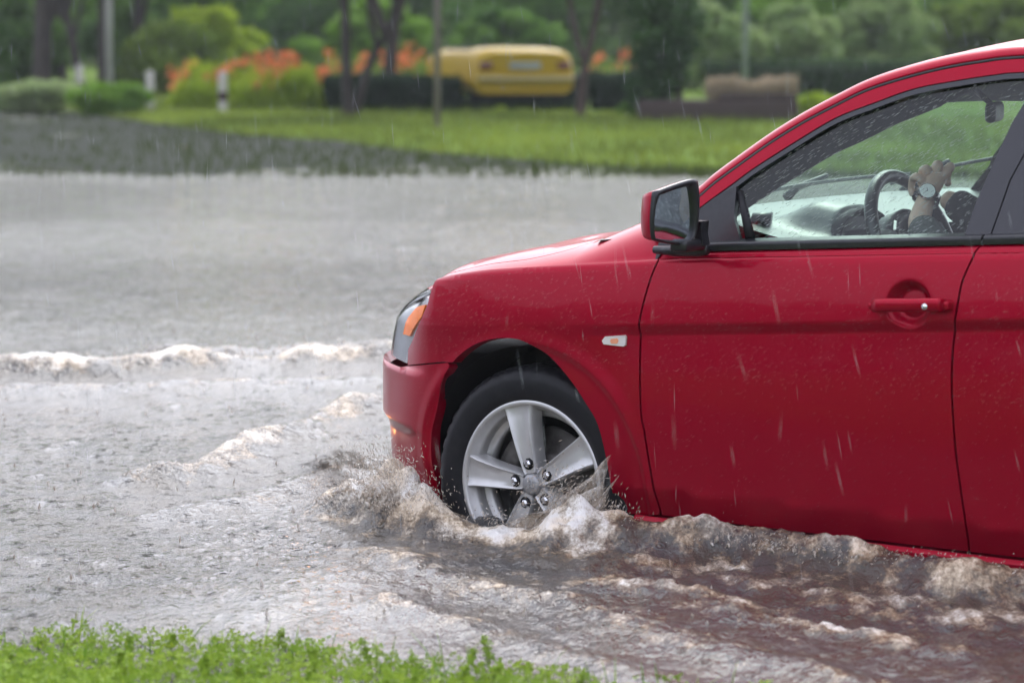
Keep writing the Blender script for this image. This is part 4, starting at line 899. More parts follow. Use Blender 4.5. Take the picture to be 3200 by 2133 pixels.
# lilies: each bed of leaves with the flowers it carries
def lilies(lab,px0,px1,pyb,h,n,nf,m,spread=1.6):
    xa,ya=gp(px0,pyb); xb,_=gp(px1,pyb); e=tag(empty('lily_bed',((xa+xb)/2,ya+spread/2,0)),lab,'flower bed'); w_=abs(xb-xa)
    c=rng.random((n,3))*[w_,spread,0]-[w_/2,spread/2,0]; c[:,0]*=1-.10*rng.random(n); hh=h*(.30+.70*rng.random(n))*(.50+.95*vnoise(c[:,0]*2.3+9,c[:,1]*1.6))*sst(0,.35,w_/2-np.abs(c[:,0])+.12); c[:,2]=hh*rng.random(n)**.7
    a=rng.normal(size=(n,3))*[.35,.35,0]+[0,0,1]; a/=np.linalg.norm(a,axis=1)[:,None]; b=rng.normal(size=(n,3)); b-=a*(a*b).sum(1)[:,None]; b/=np.linalg.norm(b,axis=1)[:,None]
    s=.16; V=np.stack([c-a*s,c+b*.018,c+a*s,c-b*.018],1).reshape(-1,3); quads_obj('leaves',V,m,e,rng.random(n))
    c=rng.random((nf,3))*[w_,spread,0]-[w_/2,spread/2,0]; k=vnoise(c[:,0]*2.6+31,c[:,1]*1.1+5)>.34; c=c[k]; c[:,2]=h*(.52+.85*rng.random(len(c))*(.5+.9*vnoise(c[:,0]*1.6+3,c[:,1])))
    q=np.repeat(c,5,0); V=leaf_quads(q+rng.normal(size=q.shape)*.018,np.full(len(q),.065)); f=quads_obj('blossoms',V,LG['orange'],e,rng.random(len(q))); f['kind']='stuff'; return e
lilies('bed of orange lilies with yellow-green leaves right of the bollards',520,1015,346,.62,12000,430,LG['yellow'])
lilies('orange lilies blooming behind the dark left hedge',1000,1380,312,.68,4500,260,LG['olive'],1.5)
lilies('a few orange lilies between the reddish trunk and the column tree',1830,2010,300,.66,1500,60,LG['olive'],1.5)
lilies('distant orange flowers beyond the right hedge',2440,2760,262,1.0,2500,130,LG['hazy'],2)
lilies('small patch of orange flowers at the far left edge',-60,40,285,.8,600,60,LG['mid'],1)
# ---------------------------------------------------------------- brown planter with straw
x,y=gp(2245,377); s=FP/y; pw=500/s; pl=tag(empty('planter',(x,y,0)),'low brown brick planter with dry straw standing in its right half','planter')
pb=mat('planter_brick',rough=.9); br=N(pb,'ShaderNodeTexBrick'); L(pb,coords(pb,(1,1,1)),br.inputs[0]); br.inputs['Scale'].default_value=6; br.inputs['Color1'].default_value=(.038,.020,.018,1); br.inputs['Color2'].default_value=(.026,.014,.014,1); br.inputs['Mortar'].default_value=(.05,.035,.03,1); L(pb,br.outputs[0],P(pb).inputs['Base Color'])
mb=MB(); mb.box((0,.35,.16),(pw,.7,.34)); mb.build('box',pb,pl,bevel=.02)
mb=MB(); mb.box((pw*.25,.35,.38),(pw*.5-.03,.62,.10)); mb.build('raised_box',pb,pl,bevel=.02)
n=5000; c=rng.random((n,3))*[pw*.55,.6,.15]+[-pw*.06,.05,.38]; c[:,2]+=(.02+.20*vnoise(c[:,0]*4+3,c[:,1]*2))*rng.random(n)-.03; a=rng.normal(size=(n,3))*[.5,.5,.2]+[0,0,.8]; a/=np.linalg.norm(a,axis=1)[:,None]
quads_obj('straw',np.stack([c-a*.08,c+[.008,0,0],c+a*.08,c-[.008,0,0]],1).reshape(-1,3),LG['straw'],pl,rng.random(n))
# ---------------------------------------------------------------- old yellow car
x,y=gp(1640,348); yc=tag(empty('yellow_car',(x,y+.2,.05),R(13)),'old yellow car parked on the grass, seen from behind between a pole and a tree','car')
yp=mat('yellow_paint',(.42,.27,.008),rough=.5,coat=.15,cr=.2,spec=.2)
def ysec(t,z0): pass
prof_=[(.26,.70),(.34,.79),(.46,.81),(.60,.80),(.76,.78),(.86,.74),(.92,.66),(.955,.50),(.965,.0)]
mb=MB(); rows=[]
for yy,sc,top in ((-.02,.93,.90),(.05,.985,.955),(.25,1,.975),(1.0,1,.985),(2.0,1,.985),(3.2,1,.96),(3.8,.99,.90),(3.95,.93,.80)):
    row=[]
    for (z,w_) in prof_: row.append((w_*sc,yy,.26+(z-.26)*(top-.26)/(.965-.26)))
    row+= [(-a,b,c) for a,b,c in row[::-1][1:]]; rows.append(row)
mb.grid(rows); mb.F.append(tuple(range(len(rows[0])))); yb=mb.build('body',yp,yc,autos=50)
mb=MB(); mb.box((0,-.06,.50),(1.55,.09,.085)); mb.build('bumper',mat('dull_bumper',(.40,.32,.14),rough=.5),yc,bevel=.02)
mb=MB(); mb.box((0,.10,.36),(1.40,.10,.16)); mb.build('rear_valance',yp,yc,bevel=.03)
for sx in (-1,1): 
    mb=MB(); mb.box((sx*.62,-.022,.70),(.20,.03,.11)); mb.build('tail_lamp',mat('tail_lamp_red',(.12,.01,.015),rough=.25,coat=1),yc,bevel=.02)
mb=MB(); mb.box((0,-.028,.70),(.50,.012,.11)); mb.build('number_plate',mat('plate_white',(.30,.33,.33),rough=.4),yc,bevel=.005)
for wx,wy in ((-.66,.75),(.66,.75),(-.66,3.1),(.66,3.1)):
    we=empty('wheel'); we.parent=yc; mb=MB(); mb.tube([(wx-.08,wy,.27),(wx+.08,wy,.27)],.29,20); mb.build('tyre',M['rubber'],we,bevel=.03); mb=MB(); mb.tube([(wx-.085,wy,.27),(wx+.085,wy,.27)],.16,16); mb.build('hubcap',M['chrome'],we)
mb=MB(); mb.box((0,1.9,.30),(1.3,3.4,.20)); mb.build('underbody',M['dark'],yc)
# low open cockpit: one flat dark slab set into the body
mb=MB(); mb.box((0,1.9,.955),(1.30,1.5,.05)); mb.build('cabin_opening',M['dark'],yc,bevel=.02)
# ---------------------------------------------------------------- trees of the park behind
bgl=[]
for i in range(17):
    px=-300+i*225+rng.normal()*50; Y=62+rng.random()*22; x=(px-1600)/FP*Y; right=px>2050
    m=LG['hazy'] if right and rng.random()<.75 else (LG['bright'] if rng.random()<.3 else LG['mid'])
    H_=4.4+1.8*rng.random(); labs=['light green hazy tree in the distance on the right','mid green park tree behind the shrubs']
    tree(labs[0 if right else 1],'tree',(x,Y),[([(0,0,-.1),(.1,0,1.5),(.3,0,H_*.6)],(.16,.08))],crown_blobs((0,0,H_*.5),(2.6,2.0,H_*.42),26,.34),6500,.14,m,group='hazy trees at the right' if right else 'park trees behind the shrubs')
labs=['tall yellow-green thicket filling the gap behind the lilies','leafy mid green thicket behind the pale white pole','bright green sapling thicket behind the yellow car','broad olive thicket behind the twin trunks','pale hazy thicket left of the grey-blue pole','light green thicket right of the grey-blue pole','soft green thicket above the roof of the red car','dense mid green thicket at the top left corner','pale thicket between the column tree and the grey-blue pole','light olive thicket at the top right corner']
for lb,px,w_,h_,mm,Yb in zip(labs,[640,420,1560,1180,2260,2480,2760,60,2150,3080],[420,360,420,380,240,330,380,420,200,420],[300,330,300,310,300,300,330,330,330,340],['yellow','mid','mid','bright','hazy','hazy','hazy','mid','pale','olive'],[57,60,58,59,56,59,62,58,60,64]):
    x=(px-1600)/FP*Yb; s=FP/Yb; r=w_/s/2; h=h_/s; e=tag(empty('thicket',(x,Yb,0)),lb,'bush','thickets of the park')
    foliage('foliage',crown_blobs((0,0,h*.48),(r,r*.7,h*.52),70,.24),10000,.12,LG[mm],e,.3)
    mb=MB()
    for k in range(4): mb.tube([(r*.2*k-.3*r,0,-.1),(r*.25*k-.35*r,.1,h*.4),(r*.35*k-.5*r,.1,h*.8)],[.05,.035,.015],6)
    mb.build('stems',bark,e)
# far woods: one mass
n=60000; th_=np.linspace(0,1,n); X_=rng.random(n)*70-35; Yd=95+rng.random(n)*12; Zd=rng.random(n)**.9*(5+1.5*fbm(X_*.12,X_*0+2,3))
C=np.stack([X_,Yd,Zd],1); fw_=quads_obj('far_woods',leaf_quads(C,np.full(n,.42)),tint_mat('leaf_far',(.10,.19,.05),(.32,.42,.14),trans=.1),None,np.clip(.5+.9*fbm(X_*.35,Zd*.5,3)+.2*rng.normal(size=n),0,1)); tag(fw_,'far mass of green woods closing the view behind the park','woods',kind='stuff')
n=26000; aa=rng.random(n)*R(230)+R(155); Rr=62+rng.random(n)*10; Zd=rng.random(n)**.9*(12+4*fbm(aa*6,aa*0+2,3))  # unseen ring of trees added to darken what the car paint mirrors
C=np.stack([Rr*np.cos(aa),Rr*np.sin(aa),Zd],1); fw_=quads_obj('far_woods',leaf_quads(C,np.full(n,.75)),tint_mat('leaf_far_dark',(.022,.05,.020),(.06,.10,.04),trans=.1),None,np.clip(.5+.9*fbm(aa*9,Zd*.5,3)+.2*rng.normal(size=n),0,1)); tag(fw_,'unseen woods added behind the camera to darken reflections in the red car','woods',kind='stuff')
# grass tufts on the far bank
n=26000; px=rng.random(n)*3400-100; u=rng.random(n); xx=rng.random(n)*20-11; dd=rng.random(n)**1.3*16; yy=shore(xx)+dd-.25; q_=rng.random(n)<.16; yy=np.where(q_,25.6+rng.random(n)*np.maximum(shore(xx)-26,0),yy); dd=np.where(q_,0,dd)
C=np.stack([xx,yy,.03+np.clip(dd*.035,-.01,.05)],1); a=rng.normal(size=(n,3))*[.4,.4,0]+[0,0,1]; a/=np.linalg.norm(a,axis=1)[:,None]; s=.05*(.5+rng.random(n))[:,None]
tf=quads_obj('grass',np.stack([C-[.012,0,.02],C+[.012,0,-.02],C+a*s*1.3],1).reshape(-1,3),tint_mat('grass_blades',(.05,.07,.02),(.25,.32,.05)),None,np.where(q_,-.0,np.clip(vnoise(xx*.8,yy*.5)*.7+.3*rng.random(n),.05,1)),per=3); tag(tf,'short wet grass covering the far bank','grass',kind='stuff')
# ---------------------------------------------------------------- low plants at the near edge of the water
n=24000; xx=rng.random(n)*4.2-2.3; yy=bank(xx)-rng.random(n)**1.05*.95+.10*(vnoise(xx*5,xx*0+2)-.5)
keep=(vnoise(xx*9,yy*7)+.45*np.clip((bank(xx)-yy)/.25,0,1.2)>.55)|(rng.random(n)<.05*(bank(xx)-yy>.02)); xx,yy=xx[keep],yy[keep]; n=len(xx)
zz=np.maximum(ground_z(xx,yy),-.005)+.004+.032*rng.random(n)*(.5+vnoise(xx*6,yy*6)); C=np.stack([xx,yy,zz],1)
k=rng.choice(n,150,replace=False)
def clover(C,s0):
    out=[]; n=len(C); up=rng.normal(size=(n,3))*[.55,.55,.15]+[0,-.35,.8]; up/=np.linalg.norm(up,axis=1)[:,None]; r=rng.normal(size=(n,3)); r-=up*(up*r).sum(1)[:,None]; r/=np.linalg.norm(r,axis=1)[:,None]; f=np.cross(up,r); s=s0*(.6+.8*rng.random(n))[:,None]
    for a in (0,2.09,4.19):
        d=r*math.cos(a)+f*math.sin(a); q=-r*math.sin(a)+f*math.cos(a); out.append(np.stack([C,C+d*s*.55+q*s*.42,C+d*s*1.05+up*s*.12,C+d*s*.55-q*s*.42],1))
    return np.concatenate(out).reshape(-1,3)
V=clover(C,.0085); t=np.tile(np.clip(.25+.5*vnoise(xx*7,yy*7)+.35*rng.random(n),0,1),3)
sp=[];st=[]
for i in k:
    if bank(xx[i])-yy[i]>.45: continue
    h=.025+.035*rng.random(); b=np.array([xx[i],yy[i],0]); d=rng.normal(size=2)*.012
    P_=[b+np.array([d[0]*q,d[1]*q,h*q+.01]) for q in np.linspace(.25,1,7)]
    sp+= [p+rng.normal(size=3)*.0035 for p in P_ for _ in range(4)]
    st.append(np.stack([b+[-.001,0,0],b+[.001,0,0],P_[-1]],0))
sp=np.array(sp); V=np.concatenate([V,clover(sp,.008)]); t=np.concatenate([t,np.tile(.5+.4*rng.random(len(sp)),3)])
nb_=900; xb=rng.random(nb_)*4-2.2; yb=bank(xb)-.02-rng.random(nb_)**1.2*.8; bl=.03+.06*rng.random(nb_)**2; lean=rng.normal(size=(nb_,2))*.5
b0=np.stack([xb,yb,np.full(nb_,-.004)],1); sd=np.stack([np.cos(lean[:,0]*3),np.sin(lean[:,0]*3),np.zeros(nb_)],1)*.0018; tip=b0+np.stack([lean[:,0]*bl,lean[:,1]*bl,bl],1); md_=b0*.45+tip*.55+np.stack([np.zeros(nb_),np.zeros(nb_),bl*.12],1)
V=np.concatenate([V,np.stack([b0-sd,b0+sd,md_+sd*.8,md_-sd*.8],1).reshape(-1,3),np.stack([md_-sd*.8,md_+sd*.8,tip,tip-sd*.1],1).reshape(-1,3)]); t=np.concatenate([t,rng.random(nb_*2)])
t=np.where(rng.random(len(t))<.05,1.0,t*.85)
gc=quads_obj('ground_cover',V,LG['near'],None,t[:len(V)//4]); tag(gc,'bright green clover and weeds growing along the near edge of the water','ground cover',kind='stuff')
# ---------------------------------------------------------------- splash: drops and ropes of muddy water torn off by the wheel and the bow
sm_=mat('splash_water',(.42,.36,.28),rough=.2,spec=.6); sv=coords(sm_,(1,1,1)); sn_=noise(sm_,sv,60,4); sr=ramp(sm_,sn_.outputs['Fac'],[(.35,(.42,.34,.26)),(.5,(.64,.55,.45)),(.65,(.88,.84,.78))]); L(sm_,sr.outputs[0],P(sm_).inputs['Base Color'])
def spindles(C,D,Lh,r,n=5):
    out=[]; D=D/np.linalg.norm(D,axis=1)[:,None]; a=np.cross(D,[0.3,.2,1.]); a/=np.linalg.norm(a,axis=1)[:,None]; b=np.cross(D,a); Lh=np.asarray(Lh)[:,None]; r=np.asarray(r)[:,None]
    for k in range(n):
        t0,t1=2*math.pi*k/n,2*math.pi*(k+1)/n; p0=a*math.cos(t0)+b*math.sin(t0); p1=a*math.cos(t1)+b*math.sin(t1)
        out.append(np.stack([C-D*Lh,C+p0*r-D*Lh*.1,C+D*Lh,C+p1*r-D*Lh*.1],1))
    return np.concatenate(out).reshape(-1,3)
cc=[];dd=[];ll=[];rr_=[]
def spray(X,Y,Z,sx,sy,sz,dirv,n,l,r):
    for _ in range(n):
        p=np.array([X+rng.normal()*sx,Y+abs(rng.normal())*sy,max(.01,Z+rng.normal()*sz)]); d=np.array(dirv)+rng.normal(size=3)*.45
        q=rng.random(); cc.append(cw(p)); dd.append(d[0]*DF+d[1]*DN+np.array([0,0,d[2]])); ll.append(l*(.4+1.4*q)); rr_.append(r*(.4+1.3*rng.random()))
spray(.41,.07,.13,.07,.05,.04,(.3,.1,.9),1300,.0042,.0011)
spray(.30,.11,.08,.08,.05,.035,(.3,.1,.8),900,.0042,.0011)
spray(.52,.06,.06,.10,.05,.03,(.5,.2,.4),220,.004,.0011)
spray(-.15,.05,.11,.055,.03,.045,(-.7,.1,.6),800,.0045,.0009)
spray(-.20,.04,.10,.045,.03,.05,(-.6,.0,.7),600,.0045,.0009)
spray(-.02,.07,.04,.07,.04,.02,(-.6,.1,.5),250,.0045,.0011)
spray(-.33,.05,.07,.04,.03,.03,(-.5,.1,.6),400,.005,.0011)
for X in np.linspace(-.45,-1.9,12): spray(X,.07,.065,.09,.04,.015,(-.6,.3,.5),130,.0038,.0011)
spl=quads_obj('splash',spindles(np.array(cc),np.array(dd),ll,rr_),sm_); 
_mo=sm_.node_tree.nodes['Material Output']; _tr=N(sm_,'ShaderNodeBsdfTransparent'); _mx=N(sm_,'ShaderNodeMixShader'); _mx.inputs[0].default_value=.62; L(sm_,_tr.outputs[0],_mx.inputs[1]); L(sm_,P(sm_).outputs[0],_mx.inputs[2]); L(sm_,_mx.outputs[0],_mo.inputs[0])
# thin sheets of water fanning off the wheel and the bumper corner
shm=sm_.copy(); shm.name='water_sheet'; t_=shm.node_tree; mixn=[n_ for n_ in t_.nodes if n_.type=='MIX_SHADER'][0]
uvn=t_.nodes.new('ShaderNodeAttribute'); uvn.attribute_name='flow'; nz=t_.nodes.new('ShaderNodeTexNoise'); nz.inputs['Scale'].default_value=1; nz.inputs['Detail'].default_value=5; nz.inputs['Roughness'].default_value=.65
t_.links.new(uvn.outputs['Vector'],nz.inputs['Vector']); rp_=t_.nodes.new('ShaderNodeValToRGB'); rp_.color_ramp.elements[0].position=.33; rp_.color_ramp.elements[1].position=.56; t_.links.new(nz.outputs['Fac'],rp_.inputs[0])
ed=t_.nodes.new('ShaderNodeAttribute'); ed.attribute_name='thick'; mu_=t_.nodes.new('ShaderNodeMath'); mu_.operation='MULTIPLY'; t_.links.new(rp_.outputs[0],mu_.inputs[0]); t_.links.new(ed.outputs['Fac'],mu_.inputs[1]); t_.links.new(mu_.outputs[0],mixn.inputs[0])
bpn=t_.nodes.new('ShaderNodeBump'); bpn.inputs['Strength'].default_value=.8; bpn.inputs['Distance'].default_value=.01; t_.links.new(nz.outputs['Fac'],bpn.inputs['Height']); t_.links.new(bpn.outputs[0],t_.nodes['Principled BSDF'].inputs['Normal'])
def fan(name,base,dirs,lens,y0,y1,lab,fs=9,ls=2.2):
    V=[];Fl=[];Th=[]; nu,nv=60,26
    b=np.array(spline(base,12)); b=np.stack([np.interp(np.linspace(0,1,nu),np.linspace(0,1,len(b)),b[:,k]) for k in range(2)],1)
    for i in range(nu):
        u=i/(nu-1); a=np.interp(u,np.linspace(0,1,len(dirs)),dirs); ln=np.interp(u,np.linspace(0,1,len(lens)),lens)*(.65+.7*float(vnoise(np.array([u*9+y0*50]),np.array([3.3]))[0]))
        for j in range(nv):
            v=j/(nv-1); x=b[i,0]-math.cos(a)*ln*v; z=b[i,1]+math.sin(a)*ln*v-.35*ln*v*v; y=y0+(y1-y0)*v+.018*float(fbm(np.array([x*16]),np.array([z*16+y0*30]),3)[0])
            V.append(cw((x,y,z))); Fl.append((u*fs*1.6,v*ls,y0*20)); Th.append((1-v)**.4*min(1,u*8,(1-u)*8)*.95)
    F=[(i*nv+j,i*nv+j+1,(i+1)*nv+j+1,(i+1)*nv+j) for i in range(nu-1) for j in range(nv-1)]
    o=mesh_obj(name,V,F,shm); a=o.data.attributes.new('flow','FLOAT_VECTOR','POINT'); a.data.foreach_set('vector',np.array(Fl,np.float32).ravel()); a=o.data.attributes.new('thick','FLOAT','POINT'); a.data.foreach_set('value',np.array(Th,np.float32)); return tag(o,lab,kind='stuff')
fan('splash_sheet',[(-.02,.0),(-.12,.01),(-.28,.02)],[R(48),R(62),R(80)],[.22,.40,.24],.03,.065,'streaky sheet of muddy water thrown over the lower right of the wheel rim')
fan('splash_sheet',[(.05,.0),(-.10,.005),(-.26,.02)],[R(40),R(52),R(70)],[.18,.33,.24],.055,.09,'beige fan of water in front of the wheel hub',11,2.0)
fan('splash_sheet',[(.50,.01),(.40,.02),(.27,.02)],[R(70),R(95),R(115)],[.15,.27,.17],.035,.07,'pale fan of water rising between the bumper corner and the tyre',10,2.0)
fan('splash_sheet',[(-.28,.02),(-.36,.02),(-.46,.03)],[R(50),R(70),R(85)],[.06,.11,.05],.03,.06,'small tongue of water at the front end of the sill',8,2.0)
fan('splash_sheet',[(1.12,.02),(.95,.03),(.72,.04)],[R(40),R(75),R(120)],[.05,.10,.08],-.42,-.32,'muddy spray in front of the bumper, lit orange by the fog lamp',8,2.0)
# torn ropes and fingers of water that curl out of the mounds
fm_=MB()
def finger(X,Y,z0,dirv,l,r0):
    d=np.array(dirv)+rng.normal(size=3)*[.35,.25,.2]; p=np.array([X,Y,z0]); pts=[];rr=[]
    for k in range(8):
        t=k/7; q=p+d*l*t+np.array([0,0,-1.1*l*t*t]); pts.append(cw(q)+rng.normal(size=3)*.0012); rr.append(r0*(1-t)**.7*(.75+.5*rng.random())+.0012)
    fm_.tube(pts,rr,6)
for _ in range(40): finger(.40+rng.normal()*.07,.06+abs(rng.normal())*.05,.045+.05*rng.random(),(.3,.15,1.2),.02+.025*rng.random(),.006)
for _ in range(25): finger(-.32+rng.normal()*.04,.05+abs(rng.normal())*.02,.03+.03*rng.random(),(-.5,.1,1.3),.03+.03*rng.random(),.005)
for _ in range(160): finger(-.4-1.6*rng.random(),.055+abs(rng.normal())*.03,.03+.03*rng.random(),(-.5,.4,1.2),.015+.022*rng.random(),.004)
fgm=fm_.build('splash_ropes',sm_); tag(fgm,'torn ropes of muddy water curling up beside the wheel of the red car','splash',kind='stuff')
tag(spl,'muddy spray thrown up around the front wheel and along the sill of the red car','splash',kind='stuff')
cc=[];dd=[];ll=[];rr_=[]
for _ in range(420):
    t=rng.random(); px=1240*t-20; q=on_z(px,1150-35*t+rng.normal()*9,0); cc.append(q+[0,0,.02+abs(rng.normal())*.018*(.5+t)]); dd.append(rng.normal(size=3)+[0,0,.6]); ll.append(.004+.006*rng.random()); rr_.append(.002+.003*rng.random())
bs_=quads_obj('splash',spindles(np.array(cc),np.array(dd),ll,rr_),sm_); tag(bs_,'line of pale froth and spray on the wave crest left of the car','splash',kind='stuff')
k=190; px_=rng.random(k)*3300-50; py_=640+rng.random(k)**.7*1350; q=np.array([on_z(a,b,0) for a,b in zip(px_,py_)]); U_=(q-CAR_O)@DF; W_=(q-CAR_O)@DN; q=q[(W_>.15)|(U_>1.0)]; k=len(q); q[:,2]+=.010
ds=quads_obj('splash',spindles(q,np.tile([0,0,1.],(k,1))+rng.normal(size=(k,3))*.15,.005+.009*rng.random(k)**2,.003+.003*rng.random(k),6),sm_); tag(ds,'tiny spikes of water standing where rain drops hit the flood',kind='stuff')
# ---------------------------------------------------------------- rain
rm=bpy.data.materials.new('rain_water'); rm.use_nodes=True; t=rm.node_tree; t.nodes.clear(); o_=t.nodes.new('ShaderNodeOutputMaterial'); tr=t.nodes.new('ShaderNodeBsdfTransparent'); df=t.nodes.new('ShaderNodeBsdfDiffuse'); df.inputs[0].default_value=(.85,.88,.9,1); mx=t.nodes.new('ShaderNodeMixShader'); mx.inputs[0].default_value=.28
t.links.new(tr.outputs[0],mx.inputs[1]); t.links.new(df.outputs[0],mx.inputs[2]); t.links.new(mx.outputs[0],o_.inputs[0])
n=2400; Yr=5.2+rng.random(n)**.8*12; C=np.stack([(rng.random(n)-.5)*Yr*.44,Yr,CAMH-Yr*.11+(rng.random(n)-.5)*Yr*.30],1); C=C[C[:,2]>.03]; n=len(C)
D=np.stack([-.10+.10*rng.normal(size=n),.05*rng.normal(size=n),np.ones(n)],1); D[:,0]-=.06*(C[:,0]/C[:,1]/.2)
rain=quads_obj('rain',spindles(C,D,.016+.028*rng.random(n),.0003+.0003*rng.random(n),4),rm); tag(rain,'thin rain drops falling all over the scene','rain',kind='stuff')
# drops running over the wet car
def beads(surf,box,n,l,r,mask,off_,ang):
    a=rng.random((n*3,2))*[box[1]-box[0],box[3]-box[2]]+[box[0],box[2]]; a=a[mask(a)][:n]; p=surf(a[:,0],a[:,1]); nn_=snormal(surf,a,-1 if surf is not T else 1); p=p+nn_*off_
    d1=surf(a[:,0]-.01*math.cos(ang),a[:,1]+.01*math.sin(ang))-surf(a[:,0],a[:,1]); W=cw(p); Dw=d1[:,0:1]*DF+d1[:,1:2]*DN+d1[:,2:3]*np.array([0,0,1.])
    m_=len(p); return spindles(W,Dw,l*(.35+1.1*rng.random(m_)),r*(.5+.8*rng.random(m_)),4)
bm_=bpy.data.materials.new('bead_water'); bm_.use_nodes=True; t=bm_.node_tree; t.nodes.clear(); o_=t.nodes.new('ShaderNodeOutputMaterial'); tr=t.nodes.new('ShaderNodeBsdfTransparent'); df=t.nodes.new('ShaderNodeBsdfGlossy'); df.inputs[0].default_value=(.85,.92,.92,1); df.inputs['Roughness'].default_value=.35; mx=t.nodes.new('ShaderNodeMixShader'); mx.inputs[0].default_value=.34
t.links.new(tr.outputs[0],mx.inputs[1]); t.links.new(df.outputs[0],mx.inputs[2]); t.links.new(mx.outputs[0],o_.inputs[0])
V=beads(G,(-1.42,-.5,.80,1.22),1500,.0075,.0009,lambda a:inside(a,gw),-.010,R(32)); wd_=quads_obj('raindrops',V,bm_); tag(wd_,'rain drops running across the side window of the red car','raindrops',kind='stuff')
bm2=bm_.copy(); bm2.name='bead_on_paint'; bm2.node_tree.nodes['Mix Shader'].inputs[0].default_value=.22
V=np.concatenate([beads(S,(-1.6,.5,.45,.76),2600,.0048,.0005,lambda a:a[:,1]<Zs(a[:,0])-.01,.001,R(30)),beads(S,(-1.6,.5,.10,.5),1000,.0045,.0005,lambda a:(np.hypot(a[:,0],a[:,1]-.12)>.37),.001,R(30))])
bd=quads_obj('raindrops',V,bm2); tag(bd,'rain drops beaded on the red paint of the doors and fender','raindrops',kind='stuff')
# ---------------------------------------------------------------- the driver
skin=noisy('skin',[(.3,(.66,.45,.34)),(.7,(.76,.54,.42))],60,rough=.5,bs=.1,bd=.001); cloth=noisy('grey_sleeve',[(.3,(.075,.08,.08)),(.7,(.12,.125,.12))],70,rough=.9,bs=.4,bd=.002); dcl=noisy('dark_sleeve',[(.3,(.012,.012,.014)),(.7,(.03,.03,.032))],60,rough=.9,bs=.4,bd=.002); hair=noisy('dark_hair',[(.3,(.012,.01,.008)),(.7,(.03,.022,.016))],90,rough=.6,sc=(1,1,.2))
per=tag(empty('person',tuple(CAR_O),R(144)),'driver in the red car, one hand gripping the top of the steering wheel','person')
def skinmesh(name,chains,m,parent,sub=2,root=0):
    V=[];E=[];Rr=[];idx={}
    for ch in chains:
        prev=None
        for p in ch:
            key=p[0]
            if key not in idx: idx[key]=len(V); V.append(p[1]); Rr.append(p[2])
            i=idx[key]
            if prev is not None: E.append((prev,i))
            prev=i
    me=bpy.data.meshes.new(name); me.from_pydata([tuple(map(float,v)) for v in V],E,[]); o=bpy.data.objects.new(name,me); COL.objects.link(o); o.parent=parent
    md=o.modifiers.new('k','SKIN'); 
    for i,r in enumerate(Rr): me.skin_vertices[0].data[i].radius=(r,r) if np.isscalar(r) else r
    me.skin_vertices[0].data[root].use_root=True
    sb=o.modifiers.new('s','SUBSURF'); sb.levels=sb.render_levels=sub; md.use_smooth_shade=True; me.materials.append(m); return o
# key points in car coordinates
hand=bp(2925,558,-.40); wr=bp(2897,612,-.385); fa_=bp(2868,700,-.34); elb=np.array([-1.16,-.20,.70]); sh=np.array([-1.52,-.26,.94])
ex=np.array([1,0,0.]); 
kn=[bp(x,y,l) for x,y,l in ((2862,549,-.35),(2893,523,-.37),(2934,509,-.40),(2974,517,-.43))]   # knuckles little..index
ch=[]
c=lambda k,p,r:(k,p,r)
pel=np.array([-1.48,-.42,.50]); che=np.array([-1.60,-.43,.88]); nek=np.array([-1.61,-.43,1.05]); hd=np.array([-1.60,-.43,1.15])
rs=np.array([-1.52,-.60,.94]); rel_=np.array([-1.20,-.60,.74]); rw_=bp(2978,632,-.50); 
body=[[c('p',pel,(.15,.12)),c('c1',pel*.5+che*.5,(.14,.11)),c('ch',che,(.15,.11)),c('n',nek,(.055,.055)),c('h0',nek*.4+hd*.6,(.065,.06)),c('h1',hd,(.085,.078)),c('h2',hd+[.01,0,.06],(.085,.078)),c('h3',hd+[.0,0,.105],(.05,.05))],
 [c('ch',che,0),c('ls',sh,(.065,.065)),c('le',elb,(.046,.046)),c('fa',fa_,(.034,.036)),c('wr',wr,(.023,.029)),c('hd',wr*.45+hand*.55,(.030,.044))],
 [c('ch',che,0),c('rs',rs,(.065,.065)),c('re',rel_,(.046,.046)),c('rw',rw_,(.027,.030)),c('rh',bp(2940,612,-.50),(.018,.026))],
 [c('p',pel,0),c('lt',pel+[.22,.10,.0],(.085,.085)),c('lk',pel+[.48,.10,.06],(.06,.06)),c('lf',pel+[.72,.08,-.28],(.045,.045))],[c('p',pel,0),c('rt',pel+[.22,-.10,.0],(.085,.085)),c('rk',pel+[.48,-.12,.06],(.06,.06)),c('rf',pel+[.72,-.1,-.28],(.045,.045))]]
pb_=wr*.45+hand*.55
for i,k_ in enumerate(kn):
    base=pb_*.45+k_*.55; f1=k_; f2=k_+np.array([.020,-.020,-.010]); f3=k_+np.array([.026,-.024,-.036]); f4=k_+np.array([.016,-.016,-.054]); r=[.0105,.0118,.0122,.0115][i]
    body.append([c('hd',pb_,0),c(f'm{i}',base,(r*1.25,r*1.45)),c(f'k{i}',f1,(r*1.12,r*1.12)),c(f'a{i}',f2,(r,r)),c(f'b{i}',f3,(r*.92,r*.92)),c(f't{i}',f4,(r*.8,r*.8))])
body.append([c('hd',pb_,0),c('th0',pb_+[.004,-.036,.004],(.013,.013)),c('th1',pb_+[.020,-.052,.020],(.011,.011)),c('th2',pb_+[.038,-.054,.026],(.009,.009))])
bo=skinmesh('body',body,skin,per)
